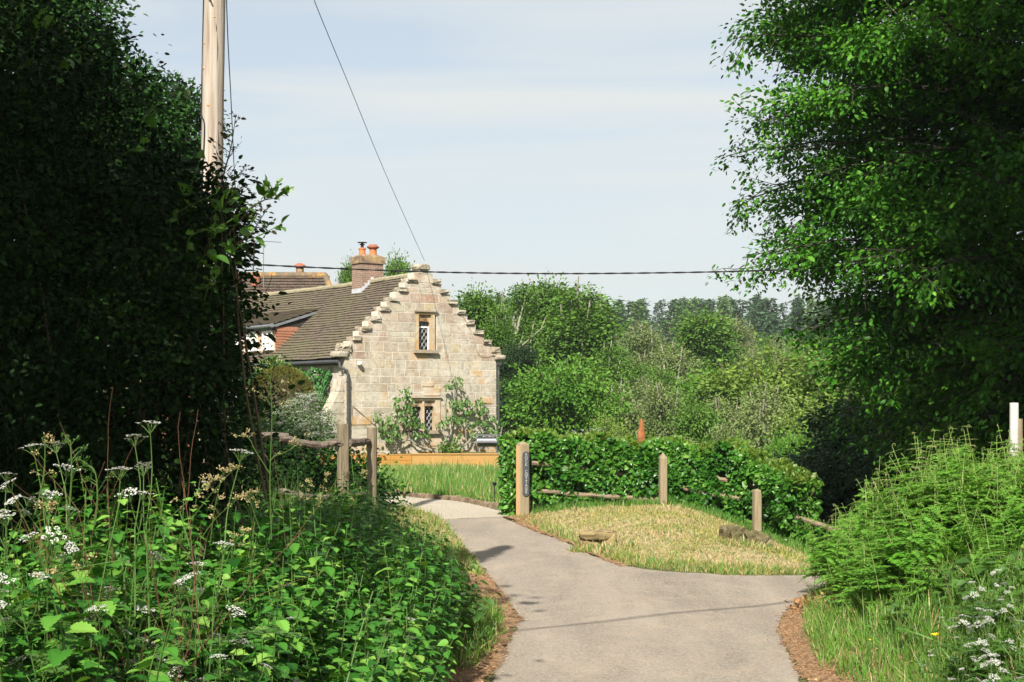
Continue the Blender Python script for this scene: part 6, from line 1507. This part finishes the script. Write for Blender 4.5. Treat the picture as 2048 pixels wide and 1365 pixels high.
    a.inst(RH * [1, 1.2, 1], RHF, frames(rng.normal(0, 1, (n, 3)) * [1, 1, .2], rng.normal(0, .3, (n, 3)) + [0, -.4, 1], np.full(n, .026)), p); a.build('flowers', M['white'], o)
    a = Acc()
    for q in e: tube(a, curve([(P(600, 900, D)[0] + rng.normal(0, .2), D, .1), (q[0], q[1], (q[2] + .1) / 2), q[:3]], 6), np.linspace(.03, .008, 6), 5)
    a.build('stems', M['bark'], o)
    # dark shrubs filling the garden corner behind the rail fence
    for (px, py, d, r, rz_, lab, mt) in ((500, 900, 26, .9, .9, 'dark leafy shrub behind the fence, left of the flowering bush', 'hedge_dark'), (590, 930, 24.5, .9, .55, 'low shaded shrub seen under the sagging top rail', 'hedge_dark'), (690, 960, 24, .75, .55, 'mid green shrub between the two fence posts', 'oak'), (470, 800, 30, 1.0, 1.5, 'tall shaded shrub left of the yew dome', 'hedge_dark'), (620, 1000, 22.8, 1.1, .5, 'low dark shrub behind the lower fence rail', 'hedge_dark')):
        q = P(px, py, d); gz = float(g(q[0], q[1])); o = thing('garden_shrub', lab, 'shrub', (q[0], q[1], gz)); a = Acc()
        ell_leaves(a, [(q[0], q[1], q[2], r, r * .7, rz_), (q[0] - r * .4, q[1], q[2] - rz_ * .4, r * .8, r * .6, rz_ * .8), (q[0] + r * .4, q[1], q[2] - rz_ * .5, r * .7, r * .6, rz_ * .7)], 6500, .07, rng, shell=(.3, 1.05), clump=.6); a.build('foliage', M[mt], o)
        a = Acc()
        for i in range(6): tube(a, curve([(q[0] + rng.normal(0, .1), q[1], gz - .1), (q[0] + rng.normal(0, .3), q[1], (gz + q[2]) / 2), (q[0] + rng.normal(0, r * .5), q[1], q[2] + rz_ * .4)], 5), np.linspace(.025, .006, 5), 4)
        a.build('stems', M['bark'], o)
    # barrel grill with a slatted shelf, right end of the gable
    D = 47.5; q0 = P(945, 905, D); q1 = P(996, 905, D); o = thing('barrel_grill', 'dark grey barrel grill on thin legs standing in front of the gable, right end', 'grill', (q0[0], D, q0[2] - .15)); zt = P(970, 874, D)[2]; x0, x1 = q0[0] + .02, q1[0]
    a = Acc(); an = np.linspace(0, 2 * pi, 21)[:-1]
    r = .165; zc = zt - .17; tube(a, [(x0 + .12, D, zc), (x0 + .13, D, zc), (x1 - .03, D, zc), (x1 - .02, D, zc)], [r * .93, r, r, r * .93], 20); a.build('barrel', M['grill'], o)
    a = Acc(); box(a, x0 + .14, x1 - .04, D - .27, D - .2, zc - .02, zc + .005); a.build('shelf', M['grill'], o)
    a = Acc()
    for xx in np.linspace(x0 + .1, x1, 9): box(a, xx - .018, xx + .018, D - .14, D + .2, zt + .055, zt + .07)
    box(a, x0 + .08, x1 + .02, D - .16, D - .142, zt + .03, zt + .075); box(a, x0 + .08, x1 + .02, D + .202, D + .22, zt + .03, zt + .075)
    for xx in (x0 + .1, x1 - .02): box(a, xx, xx + .018, D - .14, D - .12, zt - .1, zt + .029)
    a.build('slatted_rack', M['grill'], o)
    for xx in (x0 + .17, x1 - .04):
        for yy in (D - .13, D + .13): a = Acc(); tube(a, [(xx, yy, zc), (xx, yy, q0[2] - .3)], .018, 6); a.build('leg', M['grill'], o)
    a = Acc(); box(a, x0 - .1, x0 + .12, D - .14, D + .14, zc - .02, zc); a.build('side_shelf', M['grill'], o)
    # rusty steel cone beyond the hedge
    D = 33; b = P(1283, 905, D); t_ = P(1283, 838, D)[2]; zb = float(g(b[0], D)); H_ = t_ - zb; o = thing('rusty_cone', 'tall rusty steel cone whose tip stands above the clipped hedge', 'garden ornament', (b[0], D, zb)); a = Acc()
    rb_ = 9.5 / F * D / (P(1283, 838, D)[2] - P(1283, 882, D)[2]) * H_
    lathe(a, (b[0], D, zb), [(.34, 0), (.2, H_ * .4), (.105, H_ - .51), (.07, H_ - .24), (.045, H_ - .1), (.02, H_)], 14); a.build('cone', M['rust'], o)
    a = Acc(); zz = H_ * .9
    for i in range(5): tube(a, [(b[0] - .03 + .01 * i, D - .1 - .025 * i, zb + H_ - .5 - .12 * i), (b[0] + .03, D - .1 - .025 * i, zb + H_ - .53 - .12 * i)], .006, 3)
    a.build('cut_slot', M['blackmetal'], o)
    # flowering umbels above the hedge
    D = 27.0; a = Acc(); t = Acc(); b = P(1180, 880, D); o = thing('hogweed', 'group of white umbels just topping the clipped hedge', 'wildflower', (b[0], D, float(g(b[0], D))))
    for (px, py) in ((1148, 862), (1160, 866), (1172, 861), (1185, 859), (1196, 857), (1200, 862), (1140, 868)):
        q = P(px, py, D + rng.uniform(-.1, .2)); n = 26; p = q + rng.normal(0, 1, (n, 3)) * [.045, .045, .012]; a.inst(RH * [1, 1.3, 1], RHF, frames(rng.normal(0, 1, (n, 3)) * [1, 1, .2], rng.normal(0, .3, (n, 3)) + [0, 0, 1], np.full(n, .022)), p); tube(t, [(q[0], q[1], float(g(q[0], q[1]))), q], .006, 4)
    a.build('flower_heads', M['white'], o); t.build('stem', M['stem'], o)
    # white marker post at the right edge
    D = 17.5; q = P(2028, 806, D); gz = float(g(q[0], q[1])); o = thing('white_post', 'white post standing in the bracken at the right edge', 'post', (q[0], q[1], gz)); a = Acc(); r = 8.6 / F * D; tube(a, [(q[0], q[1], gz - .2), (q[0], q[1], q[2] - .01), (q[0], q[1], q[2])], [r, r, r * .9], 16); a.build('post_body', M['silver'], o)
    a = Acc(); q2 = P(2040, 838, D); tube(a, [(q2[0], q[1] - .02, gz), (q2[0], q[1] - .02, q2[2])], 4 / F * D, 4); a.build('support_stake', M['post'], o)
build_garden()

# ------------------------------------------------------------------ woodland beyond the garden
def wood_tree(seed, h, cw, ells, leaf, n, mat, bark, trunk_r=.16, pale=False, bare=0, lean=0, form='round'):
    """returns a prototype thing at the origin"""
    rng = np.random.default_rng(seed); o = thing('woodland_tree', 'x', 'tree'); t = Acc(); a = Acc(); e = []
    if form == 'round':
        for i in range(ells):
            zz = h * rng.uniform(.32, .93); w_ = cw * math.sqrt(max(.08, 1 - ((zz / h - .55) / .48) ** 2)); az = rng.uniform(0, 2 * pi); rr = w_ * rng.uniform(.35, .85); s = cw * rng.uniform(.2, .38); e.append((rr * cos(az), rr * sin(az), zz, s, s, s * .72))
        e.append((0, 0, h * .93, cw * .28, cw * .28, cw * .28))
    elif form == 'tall':
        for i in range(ells):
            zz = h * rng.uniform(.3, .97); w_ = cw * (1.05 - (zz / h) ** 2 * .75); az = rng.uniform(0, 2 * pi); rr = w_ * rng.uniform(.2, .8); s = cw * rng.uniform(.18, .34); e.append((rr * cos(az), rr * sin(az), zz, s, s, s * 1.1))
    ell_leaves(a, e, n, leaf, rng, T=(RH, RHF), shell=(.3, 1.1), clump=.75, nz=.32)
    tp = curve([(0, 0, -.5), (rng.normal(0, .1) + lean * .3, rng.normal(0, .1), h * .3), (rng.normal(0, .3) + lean * .7, rng.normal(0, .3), h * .62), (lean + rng.normal(0, .2), 0, h * .95)], 16); tube(t, tp, np.linspace(trunk_r, .03, 16), 7)
    for q in e:
        k = int(np.clip(q[2] / h * 15 - 3, 2, 14)); s = tp[k]; ee = np.array(q[:3]); tube(t, curve([s, (s + ee) / 2 + rng.normal(0, .2, 3), ee, ee + (ee - s) * .25], 7), np.linspace(trunk_r * .4, .02, 7), 4, cap=False)
    for i in range(bare):
        k = rng.integers(4, 12); s = tp[k]; d = norm(rng.normal(0, 1, 3) * [1, 1, .3] + [0, 0, 1.0]); L = h * rng.uniform(.08, .18); q = curve([s, s + d * L * .5 + rng.normal(0, .15, 3), s + d * L + [0, 0, .3]], 6); tube(t, q, np.linspace(.06, .015, 6), 4, cap=False)
        for _ in range(3): s2 = q[rng.integers(2, 6)]; d2 = norm(d + rng.normal(0, .6, 3)); tube(t, [s2, s2 + d2 * L * .3], [.025, .01], 3, cap=False)
    t.build('trunk', M[bark], o); a.build('crown', mat, o); return o
def bare_tree(seed, h):
    rng = np.random.default_rng(seed); o = thing('dead_tree', 'x', 'tree'); t = Acc()
    def br(p, d, L, r, dep):
        n = 7; q = [np.asarray(p, float)]
        for i in range(n): d = norm(d + rng.normal(0, .13, 3)); q.append(q[-1] + d * L / n)
        tube(t, q, np.linspace(r, r * .45, n + 1), 5, cap=False)
        if dep > 0:
            for i in range(6 if dep == 3 else 4): k = rng.integers(2, n + 1); br(q[k], norm(d + rng.normal(0, .55, 3) * [1.2, 1, .5] + [0, 0, .12]), L * rng.uniform(.4, .6), r * .5, dep - 1)
    br((0, 0, -.5), np.array([.05, 0, 1.]), h * .62, .14, 3); t.build('trunk', M['deadwood'], o); return o
def conifer(seed, h, mat):
    rng = np.random.default_rng(seed); o = thing('conifer', 'x', 'conifer'); t = Acc(); a = Acc(); tube(t, [(0, 0, -.5), (0, 0, h * .5), (0, 0, h)], [.2, .12, .02], 6)
    P_, A_ = [], []
    for i in range(int(h * 9)):
        z = h * (.2 + .8 * (i + rng.random()) / (h * 9)); L = (1 - z / h) * h * .20 + .25; az = rng.uniform(0, 2 * pi); m = max(4, int(L / .16)); tt = rng.uniform(.1, 1, m * 2); d = np.array([cos(az), sin(az), .1]); P_.append(np.array([0, 0, z]) + d * (L * tt)[:, None] + np.stack([rng.normal(0, .14, m * 2), rng.normal(0, .14, m * 2), -.12 * tt * L + rng.normal(0, .07, m * 2)], 1)); A_.append(norm(np.tile(d, (m * 2, 1)) + rng.normal(0, .5, (m * 2, 3)) - [0, 0, .15]))
    P_ = np.concatenate(P_); A_ = np.concatenate(A_); n = len(P_); a.inst(RH * [1, .7, 1], RHF, frames(A_, rng.normal(0, .6, (n, 3)) + [0, 0, 1], .42 * np.exp(rng.normal(0, .25, n))), P_)
    t.build('trunk', M['bark'], o); a.build('crown', mat, o); return o
def build_woods():
    rng = np.random.default_rng(131); pr = {}
    pr['birch'] = (wood_tree(1, 10, 1.35, 30, .12, 19000, TG[0], 'bark_pale', .15, bare=5, form='tall'), 10)
    pr['birch2'] = (wood_tree(2, 11, 1.2, 26, .115, 13000, TG[0], 'bark_pale', .14, bare=6, lean=.9, form='tall'), 11)
    pr['grey'] = (wood_tree(3, 10, 1.7, 36, .10, 15000, TG[3], 'bark_pale', .13, bare=6, form='tall'), 10)
    pr['bright'] = (wood_tree(4, 8, 2.3, 40, .125, 42000, TG[1], 'bark', .18), 8)
    pr['yellow'] = (wood_tree(5, 8, 2.4, 44, .12, 34000, TG[2], 'bark', .16, bare=4), 8)
    pr['dark'] = (wood_tree(6, 9, 2.3, 36, .14, 30000, TG[4], 'bark', .2), 9)
    pr['mid'] = (wood_tree(7, 9, 1.9, 36, .13, 34000, TG[0], 'bark_pale', .15, bare=6, form='tall'), 9)
    pr['willow'] = (wood_tree(8, 8, 1.7, 30, .095, 15000, TG[3], 'bark_pale', .12, bare=6, form='tall'), 8)
    pr['dead'] = (bare_tree(9, 9), 9)
    pr['con'] = (conifer(10, 14, M['conifer']), 14); pr['con2'] = (conifer(11, 14, M['conifer']), 14); pr['larch'] = (conifer(12, 14, M['conifer_lt']), 14)
    used = set()
    def put(kind, px, pytop, d, wide=1.0, label=None, group=None, down=None):
        o, h0 = pr[kind]; q = P(px, pytop, d); gz = float(g(q[0], q[1])) - .2; sz = (q[2] - gz) / h0; sxy = sz * wide
        if kind not in used: used.add(kind); c = o
        else: c = clone(o, (0, 0, 0), 0, 1, '', ''); 
        c.location = (float(q[0]), float(q[1]), gz); c.rotation_euler = (0, 0, rng.uniform(0, 6.28)); c.scale = (sxy, sxy, sz); c['label'] = label
        if group: c['group'] = group
        elif 'group' in c.keys(): del c['group']
    # the trees one can tell apart
    L = [('birch2', 1045, 562, 72, 1.0, 'slender tree with pale curving trunk standing highest just right of the cottage'), ('birch', 1000, 612, 66, .9, 'thin birch close against the right corner of the cottage'), ('birch', 1155, 575, 78, 1.3, 'tall leafy birch with crown reaching the skyline left of the conifer ridge'),
         ('birch', 1190, 590, 80, 1.0, 'birch beside the tall leafy one, slightly lower and to its right'), ('mid', 1100, 585, 84, .8, 'narrow mid green tree between the two tallest skyline trees'), ('mid', 960, 600, 70, .9, 'broadleaf tree half hidden behind the right slope of the gable'),
         ('bright', 1140, 722, 60, .95, 'rounded bright green tree low behind the left part of the hedge'), ('dark', 1035, 690, 63, .9, 'dark green tree low beside the cottage downpipe'), ('grey', 1290, 652, 92, 1.15, 'broad pale grey green willow crown in the middle of the wood'), ('birch', 1215, 690, 76, .9, 'birch with upright white stems left of the pale willow'),
         ('mid', 1415, 642, 96, 1.2, 'round topped green tree right of the pale willow'), ('willow', 1350, 690, 86, 1.1, 'twiggy pale tree with forked white limbs in the middle of the wood'), ('bright', 1440, 745, 70, 1.0, 'bright green tree below the round topped tree'), ('yellow', 1570, 700, 66, 1.2, 'large yellow green tree at the right of the wood, sunlit'),
         ('yellow', 1640, 800, 58, 1.1, 'yellow green tree low down, nearest the bracken'), ('yellow', 1500, 760, 74, .9, 'smaller yellow green crown left of the large yellow green tree'), ('dead', 1545, 665, 80, .9, 'bare bleached dead tree standing above the yellow green crown'), ('dead', 1500, 672, 90, .8, 'smaller bare dead tree left of the bleached one'),
         ('dead', 1660, 715, 62, 1.0, 'bare silver branched tree at the right, partly behind beech leaves'), ('dead', 1395, 690, 84, .6, 'bare forked stem rising out of the pale scrub'), ('willow', 1520, 775, 55, .9, 'grey green willow low behind the right end of the hedge'), ('dark', 1700, 830, 48, 1.0, 'dark tree low under the beech, behind the bracken'),
         ('dark', 1620, 900, 42, .8, 'dark bushy tree just past the end of the hedge'), ('bright', 1590, 868, 44, .6, 'small bright green tree beyond the right end of the hedge'), ('mid', 800, 537, 92, .5, 'tree whose leafy top peeps over the ridge beside the chimney'), ('mid', 694, 548, 95, .35, 'tree top showing just left of the chimney'), ('grey', 1480, 640, 120, 1.1, 'grey green tree in the pale band under the conifer ridge'),
         ('willow', 1240, 770, 62, .9, 'pale shrubby tree right of the rounded bright green tree'), ('grey', 1330, 770, 60, .9, 'thin grey green tree behind the middle of the hedge'), ('mid', 1400, 830, 52, .8, 'low green tree directly above the hedge at its middle')]
    for k, px, py, d, w_, lab in L: put(k, px, py, d, w_, lab)
    gl = {'birch': 'birches filling the valley wood', 'birch2': 'leaning birches in the valley wood', 'grey': 'grey green trees in the valley wood', 'bright': 'bright green trees in the valley wood', 'yellow': 'yellow green trees in the valley wood', 'dark': 'dark trees in the valley wood', 'mid': 'mid green trees in the valley wood', 'willow': 'pale willows in the valley wood', 'dead': 'bare trees in the valley wood'}
    rows = [(50, 880, 20), (58, 850, 26), (68, 812, 32), (80, 775, 36), (94, 742, 38), (112, 715, 38), (135, 694, 38), (165, 678, 38)]
    kinds = list(gl)
    for (d, py, n) in rows:
        for i in range(n):
            px = 930 + (i + rng.random()) * (1150 / n)
            if d < 60 and px < 1060: continue
            wts = np.array([3, 2, 3 + (d > 90) * 2, 1.2 if d < 100 else .3, 2 * (px > 1450) + .3, 3 if d < 60 or px > 1650 else .8, 3, 2.0, .8 * (px > 1300)]); k = kinds[rng.choice(len(kinds), p=wts / wts.sum())]
            nm = {'birch': 'pale stemmed birch', 'birch2': 'leaning pale birch', 'grey': 'grey green leafy tree', 'bright': 'bright green tree', 'yellow': 'yellow green tree', 'dark': 'dark green tree', 'mid': 'mid green tree', 'willow': 'pale twiggy willow', 'dead': 'bare pale tree'}[k]
            put(k, px, py + rng.normal(0, 17), d + rng.normal(0, 3), rng.uniform(.6, 1.0), nm + ' among others in the valley wood behind the hedge', gl[k])
    # conifers on the far ridge: the nearest ones one by one
    for i in range(190):
        d = rng.uniform(205, 300); px = rng.uniform(980, 1800); k = ('con', 'con2', 'larch')[rng.choice(3, p=[.4, .35, .25])]; gz = float(g(P(px, 600, d)[0], d)); h = rng.uniform(11, 15); py = 800 - (gz + h - CZ) / d * F
        put(k, px, (602 + rng.normal(0, 5)) if i % 3 else (625 + rng.normal(0, 12)), d, rng.uniform(1.0, 1.4), ('dark spruce' if k != 'larch' else 'lighter larch') + ' in the plantation along the far ridge', 'conifers on the far ridge' if k != 'larch' else 'larches on the far ridge')
    # the mass behind them
    src = freeze_obj(pr['con'][0].children[-1]) if False else None
    A = Acc(); rg = np.random.default_rng(77)
    for i in range(420):
        d = rg.uniform(250, 420); x = rg.uniform(-60, 190) * d / 300; gz = float(g(x, d)); h = rg.uniform(11, 15); n = 46; t = rg.random(n); r = (1 - t) * h * .17; az = rg.uniform(0, 2 * pi, n)
        p = np.stack([x + r * np.cos(az), d + r * np.sin(az), gz + h * (.2 + .8 * t)], 1); A.inst(RH * [1, .8, 1], RHF, frames(np.stack([np.cos(az), np.sin(az), np.full(n, -.2)], 1) + rg.normal(0, .3, (n, 3)), rg.normal(0, .4, (n, 3)) + [0, 0, 1], rg.uniform(1.2, 2.2, n)), p)
    tag(A.build('far_conifer_wood', M['conifer']), 'continuous dark conifer wood on the skyline beyond the nearer spruces', 'wood', kind='stuff')
    # tall dark understorey filling below the beech
    e = []
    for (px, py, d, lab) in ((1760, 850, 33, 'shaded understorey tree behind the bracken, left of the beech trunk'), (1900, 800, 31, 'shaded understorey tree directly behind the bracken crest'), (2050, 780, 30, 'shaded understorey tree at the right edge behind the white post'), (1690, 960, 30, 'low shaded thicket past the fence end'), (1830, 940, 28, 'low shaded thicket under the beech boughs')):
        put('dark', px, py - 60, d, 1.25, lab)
build_woods()
# ------------------------------------------------------------------ air: far things fade a little
def build_haze():
    a = Acc(); box(a, -560, 660, -70, 960, -12, 42)
    m = bpy.data.materials.new('pale summer air'); m.use_nodes = True; nt = m.node_tree
    nt.nodes.remove(nt.nodes['Principled BSDF']); v = nt.nodes.new('ShaderNodeVolumePrincipled')
    v.inputs['Color'].default_value = (.80, .88, .95, 1); v.inputs['Density'].default_value = .00028; v.inputs['Anisotropy'].default_value = .2
    nt.links.new(v.outputs[0], nt.nodes['Material Output'].inputs['Volume'])
    tag(a.build('haze', m), 'thin pale haze in the air over the valley', 'haze', kind='stuff')
build_haze()
print('objects', len(bpy.data.objects), 'polys', sum(len(m.polygons) for m in bpy.data.meshes))
